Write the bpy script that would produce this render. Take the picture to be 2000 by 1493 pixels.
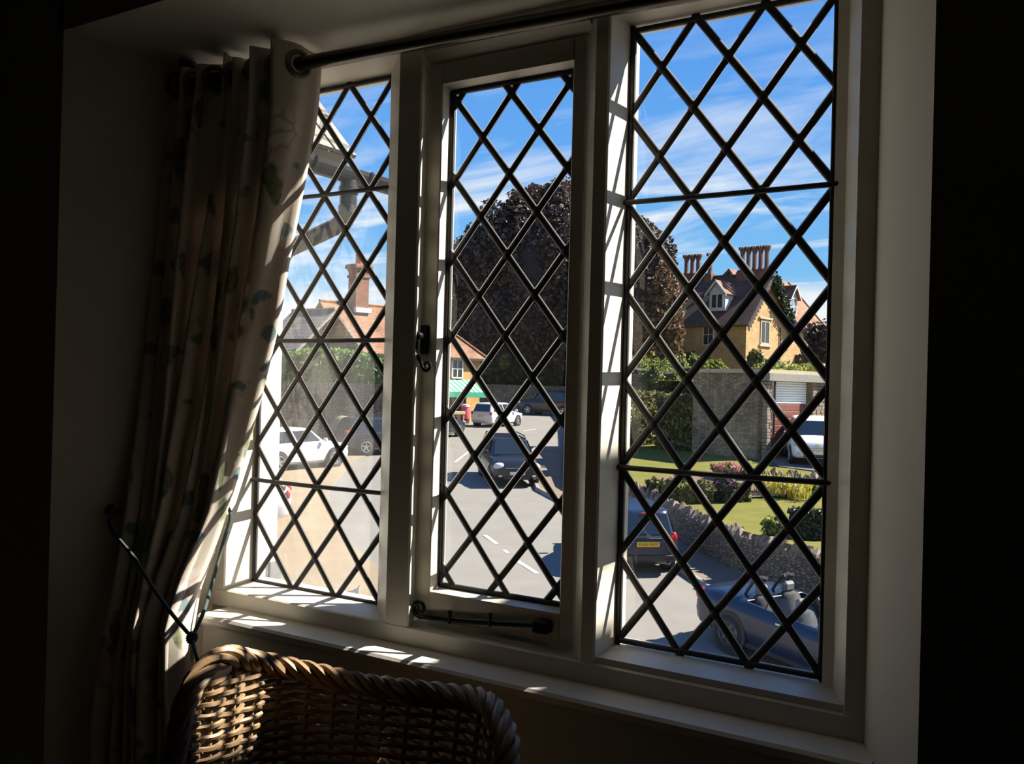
import bpy, math, random
import numpy as np
from mathutils import Vector, Matrix

# ------------------------------------------------------------------ camera, sky, sun, exposure
SC = bpy.context.scene
COL = SC.collection
for o in list(bpy.data.objects):
    bpy.data.objects.remove(o)
F, YAW, PIT, ROL = 1850.0, 0.5637, 0.0036, 0.0262
CZ = 1.5                                   # eye height above the room floor
CAM = Vector((0, 0, CZ))
RT = Vector((math.cos(YAW), math.sin(YAW), 0))        # to the right of the view
FW = Vector((-math.sin(YAW), math.cos(YAW), 0))       # level forward
UPZ = Vector((0, 0, 1))
fwd = FW * math.cos(PIT) + UPZ * math.sin(PIT)
upv = -FW * math.sin(PIT) + UPZ * math.cos(PIT)
cx = RT * math.cos(ROL) + upv * math.sin(ROL)
cy = -RT * math.sin(ROL) + upv * math.cos(ROL)
cam = bpy.data.cameras.new('camera')
cam.sensor_width = 36.0
cam.lens = 36.0 * F / 2000.0
cam.clip_start, cam.clip_end = 0.05, 2000
camo = bpy.data.objects.new('camera', cam)
COL.objects.link(camo)
M = Matrix((cx, cy, -fwd)).transposed().to_4x4()
M.translation = CAM
camo.matrix_world = M
SC.camera = camo

SUN_TRAVEL = Vector((-1.0, -1.0, -1.32)).normalized()
SUN_E = 16.0
vs = SC.view_settings
SC.display_settings.display_device = 'sRGB'
vs.view_transform = 'Standard'
vs.look = 'None'
vs.exposure = 0.0
vs.gamma = 1.0
vs.use_curve_mapping = False
SC.cycles.transparent_max_bounces = 16
SC.cycles.caustics_reflective = False
SC.cycles.caustics_refractive = False

def N(nt, typ, **kw):
    n = nt.nodes.new(typ)
    for k, v in kw.items():
        if k.startswith('_'):
            setattr(n, k[1:], v)
        else:
            n.inputs[k.replace('__', ' ')].default_value = v
    return n

w = bpy.data.worlds.new('sky')
SC.world = w
w.use_nodes = True
nt = w.node_tree
nt.nodes.clear()
out = N(nt, 'ShaderNodeOutputWorld')
bg = N(nt, 'ShaderNodeBackground')
tc = N(nt, 'ShaderNodeTexCoord')
sep = N(nt, 'ShaderNodeSeparateXYZ')
nt.links.new(tc.outputs['Generated'], sep.inputs[0])
ramp = N(nt, 'ShaderNodeValToRGB')
el = ramp.color_ramp.elements
el[0].position, el[0].color = 0.0, (0.42, 0.72, 0.95, 1)
el[1].position, el[1].color = 1.0, (0.05, 0.19, 0.62, 1)
for p, c in ((0.10, (0.25, 0.60, 0.97, 1)), (0.22, (0.155, 0.45, 0.97, 1)), (0.40, (0.095, 0.33, 0.90, 1))):
    e = el.new(p)
    e.color = c
nt.links.new(sep.outputs['Z'], ramp.inputs[0])
# wispy cirrus: noise on a plane overhead
zz = N(nt, 'ShaderNodeMath', _operation='ADD'); zz.inputs[1].default_value = 0.12
nt.links.new(sep.outputs['Z'], zz.inputs[0])
zm = N(nt, 'ShaderNodeMath', _operation='MAXIMUM'); zm.inputs[1].default_value = 0.05
nt.links.new(zz.outputs[0], zm.inputs[0])
dx = N(nt, 'ShaderNodeMath', _operation='DIVIDE')
dy = N(nt, 'ShaderNodeMath', _operation='DIVIDE')
nt.links.new(sep.outputs['X'], dx.inputs[0]); nt.links.new(zm.outputs[0], dx.inputs[1])
nt.links.new(sep.outputs['Y'], dy.inputs[0]); nt.links.new(zm.outputs[0], dy.inputs[1])
cmb = N(nt, 'ShaderNodeCombineXYZ')
nt.links.new(dx.outputs[0], cmb.inputs[0]); nt.links.new(dy.outputs[0], cmb.inputs[1])
mp = N(nt, 'ShaderNodeMapping')
mp.inputs['Rotation'].default_value = (0, 0, 0.35)
mp.inputs['Scale'].default_value = (0.55, 1.5, 1)
mp.inputs['Location'].default_value = (0.4, 0.9, 0)
nt.links.new(cmb.outputs[0], mp.inputs[0])
ns = N(nt, 'ShaderNodeTexNoise', Scale=1.5, Detail=7.0, Roughness=0.6, Distortion=0.5)
nt.links.new(mp.outputs[0], ns.inputs['Vector'])
cr = N(nt, 'ShaderNodeValToRGB')
cr.color_ramp.elements[0].position = 0.47
cr.color_ramp.elements[1].position = 0.80
nt.links.new(ns.outputs['Fac'], cr.inputs[0])
# more cloud towards the horizon
hz = N(nt, 'ShaderNodeMapRange')
hz.inputs['From Min'].default_value = 0.04; hz.inputs['From Max'].default_value = 0.34
hz.inputs['To Min'].default_value = 2.6; hz.inputs['To Max'].default_value = 0.40
nt.links.new(sep.outputs['Z'], hz.inputs['Value'])
cm = N(nt, 'ShaderNodeMath', _operation='MULTIPLY', _use_clamp=True)
nt.links.new(cr.outputs[0], cm.inputs[0]); nt.links.new(hz.outputs[0], cm.inputs[1])
mix = N(nt, 'ShaderNodeMixRGB'); mix.inputs['Color2'].default_value = (1.0, 1.02, 1.04, 1)
nt.links.new(cm.outputs[0], mix.inputs['Fac']); nt.links.new(ramp.outputs[0], mix.inputs['Color1'])
n2 = N(nt, 'ShaderNodeTexNoise', Scale=2.6, Detail=6.0, Roughness=0.55)
mp2 = N(nt, 'ShaderNodeMapping'); mp2.inputs['Scale'].default_value = (1, 1, 4.5); mp2.inputs['Location'].default_value = (0.35, 0.1, 0.2)
nt.links.new(tc.outputs['Generated'], mp2.inputs[0]); nt.links.new(mp2.outputs[0], n2.inputs['Vector'])
lo_ = N(nt, 'ShaderNodeMapRange'); lo_.interpolation_type = 'SMOOTHSTEP'
lo_.inputs['From Min'].default_value = 0.04; lo_.inputs['From Max'].default_value = 0.23
lo_.inputs['To Min'].default_value = 0.34; lo_.inputs['To Max'].default_value = -0.28
nt.links.new(sep.outputs['Z'], lo_.inputs['Value'])
ad_ = N(nt, 'ShaderNodeMath', _operation='ADD'); nt.links.new(n2.outputs['Fac'], ad_.inputs[0]); nt.links.new(lo_.outputs[0], ad_.inputs[1])
bk_r = N(nt, 'ShaderNodeMapRange'); bk_r.interpolation_type = 'SMOOTHSTEP'
bk_r.inputs['From Min'].default_value = 0.50; bk_r.inputs['From Max'].default_value = 0.82
nt.links.new(ad_.outputs[0], bk_r.inputs['Value'])
mix2 = N(nt, 'ShaderNodeMixRGB'); mix2.inputs['Color2'].default_value = (0.98, 1.0, 1.02, 1)
nt.links.new(bk_r.outputs[0], mix2.inputs['Fac']); nt.links.new(mix.outputs[0], mix2.inputs['Color1'])
nt.links.new(mix2.outputs[0], bg.inputs['Color'])
bg.inputs['Strength'].default_value = 1.0
nt.links.new(bg.outputs[0], out.inputs[0])

sl = bpy.data.lights.new('sun', 'SUN')
sl.energy = SUN_E
sl.angle = math.radians(0.53)
sl.color = (1.0, 0.93, 0.82)
so = bpy.data.objects.new('sun', sl)
COL.objects.link(so)
so.location = -SUN_TRAVEL * 60
so.rotation_euler = SUN_TRAVEL.to_track_quat('-Z', 'Y').to_euler()

# ------------------------------------------------------------------ where a thing stands
def ray(px, py):
    a, b = (px - 1000.0) / F, (746.5 - py) / F
    return fwd + cx * a + cy * b

def at_y(px, py, y):
    r = ray(px, py)
    return CAM + r * (y / r.y)

def at_d(px, py, d):
    r = ray(px, py)
    return CAM + r * (d / r.dot(FW))

def O(u, d, z=0.0):
    """u metres right, d metres ahead, z metres relative to eye height."""
    p = RT * u + FW * d
    return Vector((p.x, p.y, CZ + z))

GT = [(-40, -6.0), (6, -5.35), (12, -4.95), (16.6, -4.58), (19, -4.38), (21.7, -4.17), (25, -3.96), (33, -3.57), (42, -3.18), (55, -2.58), (65, -2.33), (75, -2.2), (100, -2.0), (300, -1.5)]
def G(d):
    return float(np.interp(d, [g[0] for g in GT], [g[1] for g in GT]))

def on_ground(px, py):
    r = ray(px, py)
    k = r.dot(FW)
    lo, hi = 6.0, 280.0
    for _ in range(50):
        m = (lo + hi) / 2
        if (r.z / k) * m < G(m):
            hi = m
        else:
            lo = m
    p = r * (lo / k)
    return p.dot(RT), p.dot(FW)

# ------------------------------------------------------------------ materials
MATS = {}
def mat(name, col, rough=0.6, metal=0.0, var=None, scale=8.0, bump=0.0, bscale=40.0, spec=None, coat=0.0, island=None, trans=0.0, detail=5.0):
    if name in MATS:
        return MATS[name]
    m = bpy.data.materials.new(name)
    m.use_nodes = True
    t = m.node_tree
    b = t.nodes['Principled BSDF']
    b.inputs['Base Color'].default_value = (*col, 1)
    b.inputs['Roughness'].default_value = rough
    b.inputs['Metallic'].default_value = metal
    if spec is not None:
        b.inputs['Specular IOR Level'].default_value = spec
    if coat:
        b.inputs['Coat Weight'].default_value = coat
        b.inputs['Coat Roughness'].default_value = 0.12
    tcn = N(t, 'ShaderNodeTexCoord')
    src = None
    if var is not None:
        n1 = N(t, 'ShaderNodeTexNoise', Scale=scale, Detail=detail, Roughness=0.65)
        t.links.new(tcn.outputs['Object'], n1.inputs['Vector'])
        r1 = N(t, 'ShaderNodeValToRGB')
        r1.color_ramp.elements[0].position = 0.32
        r1.color_ramp.elements[1].position = 0.68
        r1.color_ramp.elements[0].color = (*col, 1)
        r1.color_ramp.elements[1].color = (*var, 1)
        t.links.new(n1.outputs['Fac'], r1.inputs[0])
        src = r1.outputs[0]
    if island is not None:
        g = N(t, 'ShaderNodeNewGeometry')
        r2 = N(t, 'ShaderNodeValToRGB')
        els = r2.color_ramp.elements
        els[0].position, els[1].position = 0.0, 1.0
        els[0].color = (*island[0], 1); els[1].color = (*island[-1], 1)
        for i, c in enumerate(island[1:-1]):
            e = els.new((i + 1) / (len(island) - 1)); e.color = (*c, 1)
        t.links.new(g.outputs['Random Per Island'], r2.inputs[0])
        src = r2.outputs[0]
    if src is not None:
        t.links.new(src, b.inputs['Base Color'])
    if bump:
        n2 = N(t, 'ShaderNodeTexNoise', Scale=bscale, Detail=4.0)
        t.links.new(tcn.outputs['Object'], n2.inputs['Vector'])
        bp = N(t, 'ShaderNodeBump', Strength=bump)
        t.links.new(n2.outputs['Fac'], bp.inputs['Height'])
        t.links.new(bp.outputs[0], b.inputs['Normal'])
    if trans:
        tr = N(t, 'ShaderNodeBsdfTranslucent')
        if src is not None:
            t.links.new(src, tr.inputs['Color'])
        else:
            tr.inputs['Color'].default_value = (*col, 1)
        mx = N(t, 'ShaderNodeMixShader', Fac=trans)
        t.links.new(b.outputs[0], mx.inputs[1]); t.links.new(tr.outputs[0], mx.inputs[2])
        t.links.new(mx.outputs[0], t.nodes['Material Output'].inputs['Surface'])
    MATS[name] = m
    return m

def brick_mat(name, c1, c2, mortar, bw, bh, msize=0.012, axes='XZ', rough=0.9, bump=0.4, noise=0.35, offset=0.5, squash=1.0):
    """courses of small units; axes picks the wall plane in object space"""
    m = bpy.data.materials.new(name)
    m.use_nodes = True
    t = m.node_tree
    b = t.nodes['Principled BSDF']
    b.inputs['Roughness'].default_value = rough
    tcn = N(t, 'ShaderNodeTexCoord')
    sp = N(t, 'ShaderNodeSeparateXYZ'); t.links.new(tcn.outputs['Object'], sp.inputs[0])
    cb = N(t, 'ShaderNodeCombineXYZ')
    if axes == 'XZ':
        s = N(t, 'ShaderNodeMath', _operation='ADD')
        t.links.new(sp.outputs['X'], s.inputs[0]); t.links.new(sp.outputs['Y'], s.inputs[1])
        t.links.new(s.outputs[0], cb.inputs[0]); t.links.new(sp.outputs['Z'], cb.inputs[1])
    else:
        t.links.new(sp.outputs['X'], cb.inputs[0]); t.links.new(sp.outputs['Y'], cb.inputs[1])
    nz = N(t, 'ShaderNodeTexNoise', Scale=3.0 / bw * 0.3, Detail=4.0)
    t.links.new(tcn.outputs['Object'], nz.inputs['Vector'])
    wob = N(t, 'ShaderNodeMixRGB', _blend_type='ADD', Fac=1.0)
    sc_ = N(t, 'ShaderNodeVectorMath', _operation='SCALE'); sc_.inputs['Scale'].default_value = bh * 0.5
    t.links.new(nz.outputs['Color'], sc_.inputs[0])
    t.links.new(cb.outputs[0], wob.inputs['Color1']); t.links.new(sc_.outputs[0], wob.inputs['Color2'])
    bk = N(t, 'ShaderNodeTexBrick')
    bk.offset = offset
    bk.inputs['Color1'].default_value = (*c1, 1)
    bk.inputs['Color2'].default_value = (*c2, 1)
    bk.inputs['Mortar'].default_value = (*mortar, 1)
    bk.inputs['Scale'].default_value = 1.0
    bk.inputs['Mortar Size'].default_value = msize
    bk.inputs['Brick Width'].default_value = bw
    bk.inputs['Row Height'].default_value = bh
    t.links.new(wob.outputs[0], bk.inputs['Vector'])
    n3 = N(t, 'ShaderNodeTexNoise', Scale=0.9, Detail=6.0, Roughness=0.7)
    t.links.new(tcn.outputs['Object'], n3.inputs['Vector'])
    rr = N(t, 'ShaderNodeMapRange')
    rr.inputs['From Min'].default_value = 0.3; rr.inputs['From Max'].default_value = 0.7
    rr.inputs['To Min'].default_value = 1 - noise; rr.inputs['To Max'].default_value = 1 + noise
    t.links.new(n3.outputs['Fac'], rr.inputs['Value'])
    ml = N(t, 'ShaderNodeVectorMath', _operation='SCALE')
    t.links.new(bk.outputs['Color'], ml.inputs[0]); t.links.new(rr.outputs[0], ml.inputs['Scale'])
    t.links.new(ml.outputs[0], b.inputs['Base Color'])
    if bump:
        bp = N(t, 'ShaderNodeBump', Strength=bump, Distance=0.02)
        inv = N(t, 'ShaderNodeMath', _operation='SUBTRACT'); inv.inputs[0].default_value = 1.0
        t.links.new(bk.outputs['Fac'], inv.inputs[1])
        t.links.new(inv.outputs[0], bp.inputs['Height'])
        t.links.new(bp.outputs[0], b.inputs['Normal'])
    MATS[name] = m
    return m

def rubble_mat(name, cols, mortar, sx=0.2, sz=0.075, bump=0.8, noise=0.3, along=(1, 1)):
    """irregular flat stones laid roughly in courses, object space x+y against z"""
    m = bpy.data.materials.new(name)
    m.use_nodes = True
    t = m.node_tree
    b = t.nodes['Principled BSDF']
    b.inputs['Roughness'].default_value = 0.95
    tcn = N(t, 'ShaderNodeTexCoord')
    sp = N(t, 'ShaderNodeSeparateXYZ'); t.links.new(tcn.outputs['Object'], sp.inputs[0])
    s = N(t, 'ShaderNodeVectorMath', _operation='DOT_PRODUCT'); s.inputs[1].default_value = (along[0], along[1], 0)
    t.links.new(tcn.outputs['Object'], s.inputs[0])
    sxn = N(t, 'ShaderNodeMath', _operation='DIVIDE'); sxn.inputs[1].default_value = sx
    szn = N(t, 'ShaderNodeMath', _operation='DIVIDE'); szn.inputs[1].default_value = sz
    t.links.new(s.outputs['Value'], sxn.inputs[0]); t.links.new(sp.outputs['Z'], szn.inputs[0])
    cb = N(t, 'ShaderNodeCombineXYZ'); t.links.new(sxn.outputs[0], cb.inputs[0]); t.links.new(szn.outputs[0], cb.inputs[1])
    v = N(t, 'ShaderNodeTexVoronoi', Scale=1.0, Randomness=0.85); v.voronoi_dimensions = '2D'
    e = N(t, 'ShaderNodeTexVoronoi', Scale=1.0, Randomness=0.85); e.voronoi_dimensions = '2D'; e.feature = 'DISTANCE_TO_EDGE'
    t.links.new(cb.outputs[0], v.inputs['Vector']); t.links.new(cb.outputs[0], e.inputs['Vector'])
    sr = N(t, 'ShaderNodeSeparateColor'); t.links.new(v.outputs['Color'], sr.inputs[0])
    rp = N(t, 'ShaderNodeValToRGB'); els = rp.color_ramp.elements
    els[0].color = (*cols[0], 1); els[1].color = (*cols[-1], 1)
    for i, c in enumerate(cols[1:-1]):
        q = els.new((i + 1) / (len(cols) - 1)); q.color = (*c, 1)
    t.links.new(sr.outputs[0], rp.inputs[0])
    em = N(t, 'ShaderNodeMapRange'); em.inputs['From Min'].default_value = 0.02; em.inputs['From Max'].default_value = 0.12
    t.links.new(e.outputs['Distance'], em.inputs['Value'])
    mx = N(t, 'ShaderNodeMixRGB'); mx.inputs['Color1'].default_value = (*mortar, 1)
    t.links.new(em.outputs[0], mx.inputs['Fac']); t.links.new(rp.outputs[0], mx.inputs['Color2'])
    n3 = N(t, 'ShaderNodeTexNoise', Scale=0.8, Detail=7.0, Roughness=0.7)
    t.links.new(tcn.outputs['Object'], n3.inputs['Vector'])
    rr = N(t, 'ShaderNodeMapRange')
    rr.inputs['From Min'].default_value = 0.3; rr.inputs['From Max'].default_value = 0.7
    rr.inputs['To Min'].default_value = 1 - noise; rr.inputs['To Max'].default_value = 1 + noise
    t.links.new(n3.outputs['Fac'], rr.inputs['Value'])
    ml = N(t, 'ShaderNodeVectorMath', _operation='SCALE')
    t.links.new(mx.outputs[0], ml.inputs[0]); t.links.new(rr.outputs[0], ml.inputs['Scale'])
    t.links.new(ml.outputs[0], b.inputs['Base Color'])
    bp = N(t, 'ShaderNodeBump', Strength=bump, Distance=0.03)
    t.links.new(em.outputs[0], bp.inputs['Height']); t.links.new(bp.outputs[0], b.inputs['Normal'])
    MATS[name] = m
    return m

def glass_mat(name, tint=(0.97, 0.98, 0.97), dirt=0.02, dscale=6.0):
    m = bpy.data.materials.new(name)
    m.use_nodes = True
    t = m.node_tree
    t.nodes.clear()
    o = N(t, 'ShaderNodeOutputMaterial')
    tr = N(t, 'ShaderNodeBsdfTransparent'); tr.inputs['Color'].default_value = (*tint, 1)
    gl = N(t, 'ShaderNodeBsdfGlossy', Roughness=0.03)
    lw = N(t, 'ShaderNodeLayerWeight', Blend=0.5)
    pw = N(t, 'ShaderNodeMath', _operation='POWER'); pw.inputs[1].default_value = 5.0
    t.links.new(lw.outputs['Facing'], pw.inputs[0])
    fr = N(t, 'ShaderNodeMath', _operation='MULTIPLY_ADD'); fr.inputs[1].default_value = 0.92; fr.inputs[2].default_value = 0.05
    t.links.new(pw.outputs[0], fr.inputs[0])
    mx = N(t, 'ShaderNodeMixShader')
    t.links.new(fr.outputs[0], mx.inputs[0]); t.links.new(tr.outputs[0], mx.inputs[1]); t.links.new(gl.outputs[0], mx.inputs[2])
    tl = N(t, 'ShaderNodeBsdfTranslucent'); tl.inputs['Color'].default_value = (0.8, 0.78, 0.72, 1)
    tcn = N(t, 'ShaderNodeTexCoord')
    mpn = N(t, 'ShaderNodeMapping'); mpn.inputs['Scale'].default_value = (1.6, 1, 0.5)
    t.links.new(tcn.outputs['Object'], mpn.inputs[0])
    nz = N(t, 'ShaderNodeTexNoise', Scale=dscale, Detail=5.0)
    t.links.new(mpn.outputs[0], nz.inputs['Vector'])
    mr = N(t, 'ShaderNodeMapRange')
    mr.inputs['From Min'].default_value = 0.3; mr.inputs['From Max'].default_value = 0.75
    mr.inputs['To Min'].default_value = dirt * 0.35; mr.inputs['To Max'].default_value = dirt * 1.8
    t.links.new(nz.outputs['Fac'], mr.inputs['Value'])
    # grime gathers on the lower panes
    sz_ = N(t, 'ShaderNodeSeparateXYZ'); t.links.new(tcn.outputs['Object'], sz_.inputs[0])
    gz_ = N(t, 'ShaderNodeMapRange'); gz_.inputs['From Min'].default_value = CZ + 0.32; gz_.inputs['From Max'].default_value = CZ + 0.02
    gz_.inputs['To Min'].default_value = 0.12; gz_.inputs['To Max'].default_value = 1.0
    t.links.new(sz_.outputs['Z'], gz_.inputs['Value'])
    mg = N(t, 'ShaderNodeMath', _operation='MULTIPLY')
    t.links.new(mr.outputs[0], mg.inputs[0]); t.links.new(gz_.outputs[0], mg.inputs[1])
    m2 = N(t, 'ShaderNodeMixShader')
    t.links.new(mg.outputs[0], m2.inputs[0]); t.links.new(mx.outputs[0], m2.inputs[1]); t.links.new(tl.outputs[0], m2.inputs[2])
    t.links.new(m2.outputs[0], o.inputs['Surface'])
    MATS[name] = m
    return m

# ------------------------------------------------------------------ mesh helpers
class MB:
    def __init__(s):
        s.v, s.f, s.mi = [], [], []
    def add(s, vs_, fs, mi=0):
        o = len(s.v)
        s.v += [tuple(p) for p in vs_]
        s.f += [tuple(i + o for i in f) for f in fs]
        s.mi += [mi] * len(fs)
        return s
    def box(s, a, b, mi=0):
        x0, y0, z0 = a; x1, y1, z1 = b
        return s.add([(x0, y0, z0), (x1, y0, z0), (x1, y1, z0), (x0, y1, z0), (x0, y0, z1), (x1, y0, z1), (x1, y1, z1), (x0, y1, z1)],
                     [(0, 3, 2, 1), (4, 5, 6, 7), (0, 1, 5, 4), (1, 2, 6, 5), (2, 3, 7, 6), (3, 0, 4, 7)], mi)
    def bbox(s, a, b, r, mi=0):
        """box with chamfered edges"""
        x0, y0, z0 = a; x1, y1, z1 = b
        pts, key = [], {}
        for i, (X, sx) in enumerate(((x0, 1), (x1, -1))):
            for j, (Y, sy) in enumerate(((y0, 1), (y1, -1))):
                for k, (Z, sz) in enumerate(((z0, 1), (z1, -1))):
                    for ax in range(3):
                        p = [X + sx * r, Y + sy * r, Z + sz * r]
                        p[ax] = (X, Y, Z)[ax]
                        key[(i, j, k, ax)] = len(pts); pts.append(tuple(p))
        K = key
        fs = []
        for i in (0, 1):
            q = [K[(i, 0, 0, 0)], K[(i, 1, 0, 0)], K[(i, 1, 1, 0)], K[(i, 0, 1, 0)]]; fs.append(q if i else q[::-1])
            q = [K[(0, i, 0, 1)], K[(0, i, 1, 1)], K[(1, i, 1, 1)], K[(1, i, 0, 1)]]; fs.append(q if i else q[::-1])
            q = [K[(0, 0, i, 2)], K[(1, 0, i, 2)], K[(1, 1, i, 2)], K[(0, 1, i, 2)]]; fs.append(q if i else q[::-1])
        for i in (0, 1):
            for j in (0, 1):
                fs.append([K[(i, j, 0, 0)], K[(i, j, 1, 0)], K[(i, j, 1, 1)], K[(i, j, 0, 1)]])
                fs.append([K[(i, 0, j, 0)], K[(i, 1, j, 0)], K[(i, 1, j, 2)], K[(i, 0, j, 2)]])
                fs.append([K[(0, i, j, 1)], K[(1, i, j, 1)], K[(1, i, j, 2)], K[(0, i, j, 2)]])
                for k in (0, 1):
                    fs.append([K[(i, j, k, 0)], K[(i, j, k, 1)], K[(i, j, k, 2)]])
        return s.add(pts, fs, mi)
    def prism(s, poly, z0, z1, mi=0):
        n = len(poly)
        vv = [(p[0], p[1], z0) for p in poly] + [(p[0], p[1], z1) for p in poly]
        ff = [tuple(range(n))[::-1], tuple(range(n, 2 * n))] + [(i, (i + 1) % n, n + (i + 1) % n, n + i) for i in range(n)]
        return s.add(vv, ff, mi)
    def extrude(s, poly3, vec, mi=0):
        n = len(poly3)
        v2 = Vector(vec)
        vv = [tuple(p) for p in poly3] + [tuple(Vector(p) + v2) for p in poly3]
        ff = [tuple(range(n))[::-1], tuple(range(n, 2 * n))] + [(i, (i + 1) % n, n + (i + 1) % n, n + i) for i in range(n)]
        return s.add(vv, ff, mi)
    def tube(s, path, r, n=8, caps=True, closed=False, mi=0):
        P = [Vector(p) for p in path]
        m = len(P)
        rr = r if isinstance(r, (list, tuple)) else [r] * m
        vv, ff = [], []
        nrm = None
        for i in range(m):
            if closed:
                t_ = (P[(i + 1) % m] - P[(i - 1) % m])
            else:
                t_ = P[min(i + 1, m - 1)] - P[max(i - 1, 0)]
            if t_.length < 1e-9:
                t_ = Vector((0, 0, 1))
            t_.normalize()
            if nrm is None:
                nrm = t_.orthogonal().normalized()
            else:
                nrm = (nrm - t_ * nrm.dot(t_))
                nrm = nrm.normalized() if nrm.length > 1e-6 else t_.orthogonal().normalized()
            b_ = t_.cross(nrm)
            for k in range(n):
                a = 2 * math.pi * k / n
                vv.append(tuple(P[i] + (nrm * math.cos(a) + b_ * math.sin(a)) * rr[i]))
        for i in range(m if closed else m - 1):
            j = (i + 1) % m
            for k in range(n):
                k2 = (k + 1) % n
                ff.append((i * n + k, i * n + k2, j * n + k2, j * n + k))
        if caps and not closed:
            ff.append(tuple(range(n))[::-1]); ff.append(tuple(range((m - 1) * n, m * n)))
        return s.add(vv, ff, mi)
    def lathe(s, prof, n=20, axis='Z', c=(0, 0, 0), mi=0, cap=True):
        vv, ff = [], []
        for (r, h) in prof:
            for k in range(n):
                a = 2 * math.pi * k / n
                x, y = r * math.cos(a), r * math.sin(a)
                p = {'Z': (x, y, h), 'Y': (x, h, y), 'X': (h, x, y)}[axis]
                vv.append((p[0] + c[0], p[1] + c[1], p[2] + c[2]))
        m = len(prof)
        for i in range(m - 1):
            for k in range(n):
                k2 = (k + 1) % n
                ff.append((i * n + k, i * n + k2, (i + 1) * n + k2, (i + 1) * n + k))
        if cap:
            ff.append(tuple(range(n))[::-1]); ff.append(tuple(range((m - 1) * n, m * n)))
        return s.add(vv, ff, mi)
    def ell(s, c, r, n=12, m=8, mi=0, rot=None):
        vv, ff = [], []
        for i in range(m + 1):
            t_ = math.pi * i / m
            for k in range(n):
                a = 2 * math.pi * k / n
                p = Vector((r[0] * math.sin(t_) * math.cos(a), r[1] * math.sin(t_) * math.sin(a), r[2] * math.cos(t_)))
                if rot is not None:
                    p = rot @ p
                vv.append((p.x + c[0], p.y + c[1], p.z + c[2]))
        for i in range(m):
            for k in range(n):
                k2 = (k + 1) % n
                ff.append((i * n + k, (i + 1) * n + k, (i + 1) * n + k2, i * n + k2))
        return s.add(vv, ff, mi)
    def grid(s, rows, mi=0, closed=False):
        n = len(rows[0])
        vv = [tuple(p) for r in rows for p in r]
        ff = []
        for i in range(len(rows) - 1):
            for k in range(n if closed else n - 1):
                k2 = (k + 1) % n
                ff.append((i * n + k, i * n + k2, (i + 1) * n + k2, (i + 1) * n + k))
        return s.add(vv, ff, mi)
    def build(s, name, m, parent=None, smooth=False, world=False, label=None, kind=None):
        return make(name, s.v, s.f, m, parent, smooth, world, label, kind, s.mi if any(s.mi) else None)

def make(name, v, f, m, parent=None, smooth=False, world=False, label=None, kind=None, mi=None):
    me = bpy.data.meshes.new(name)
    loc = Vector((0, 0, 0))
    if parent is None:
        a = np.array([tuple(p) for p in v], dtype=float)
        lo, hi = a.min(0), a.max(0)
        loc = Vector(((lo[0] + hi[0]) / 2, (lo[1] + hi[1]) / 2, lo[2]))
        v = (a - np.array(loc)).tolist()
    me.from_pydata([tuple(p) for p in v], [], f)
    ms = m if isinstance(m, (list, tuple)) else [m]
    for k in ms:
        me.materials.append(k)
    if mi:
        me.polygons.foreach_set('material_index', mi)
    if smooth:
        me.polygons.foreach_set('use_smooth', [True] * len(me.polygons))
        if smooth != 'all':
            try:
                me.set_sharp_from_angle(angle=math.radians(42))
            except Exception:
                pass
    me.update()
    o = bpy.data.objects.new(name, me)
    COL.objects.link(o)
    if parent is not None:
        o.parent = parent
        if world:
            o.matrix_parent_inverse = wm(parent).inverted()
    else:
        o.location = loc
    if label:
        o['label'] = label
    if kind:
        o['kind'] = kind
    return o

def wm(o):
    m = Matrix.LocRotScale(o.location, o.rotation_euler, o.scale)
    if o.parent is not None:
        m = wm(o.parent) @ o.matrix_parent_inverse @ m
    return m

def tag(o, label, cat=None, group=None, kind=None):
    o['label'] = label
    if cat: o['category'] = cat
    if group: o['group'] = group
    if kind: o['kind'] = kind
    return o

def empty(name, loc=(0, 0, 0), rot=(0, 0, 0), label=None, cat=None, group=None, kind=None):
    o = bpy.data.objects.new(name, None)
    COL.objects.link(o)
    o.location = loc
    o.rotation_euler = rot
    o.empty_display_size = 0.1
    if label: tag(o, label, cat, group, kind)
    return o

def share(name, me, parent, loc, rot=(0, 0, 0), scale=(1, 1, 1)):
    o = bpy.data.objects.new(name, me)
    COL.objects.link(o)
    o.parent = parent
    o.location = loc
    o.rotation_euler = rot
    o.scale = scale
    return o

def lerp(a, b, t):
    return a + (b - a) * t
def smoothpath(pts, k=6):
    """Catmull-Rom through points"""
    P = [Vector(p) for p in pts]
    outp = []
    for i in range(len(P) - 1):
        p0, p1, p2, p3 = P[max(i - 1, 0)], P[i], P[i + 1], P[min(i + 2, len(P) - 1)]
        for j in range(k):
            t = j / k
            outp.append(0.5 * ((2 * p1) + (p2 - p0) * t + (2 * p0 - 5 * p1 + 4 * p2 - p3) * t * t + (3 * p1 - p0 - 3 * p2 + p3) * t ** 3))
    outp.append(P[-1])
    return outp
def text(s, size, m, parent, loc, rot, name='lettering', ext=0.002):
    cu = bpy.data.curves.new(name, 'FONT')
    cu.body = s
    cu.size = size
    cu.align_x, cu.align_y = 'CENTER', 'CENTER'
    cu.extrude = ext
    cu.materials.append(m)
    o = bpy.data.objects.new(name, cu)
    COL.objects.link(o)
    o.parent = parent
    me = bpy.data.meshes.new_from_object(o)
    bpy.data.objects.remove(o)
    o = bpy.data.objects.new(name, me)
    COL.objects.link(o)
    o.parent = parent
    o.location, o.rotation_euler = loc, rot
    return o
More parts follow.
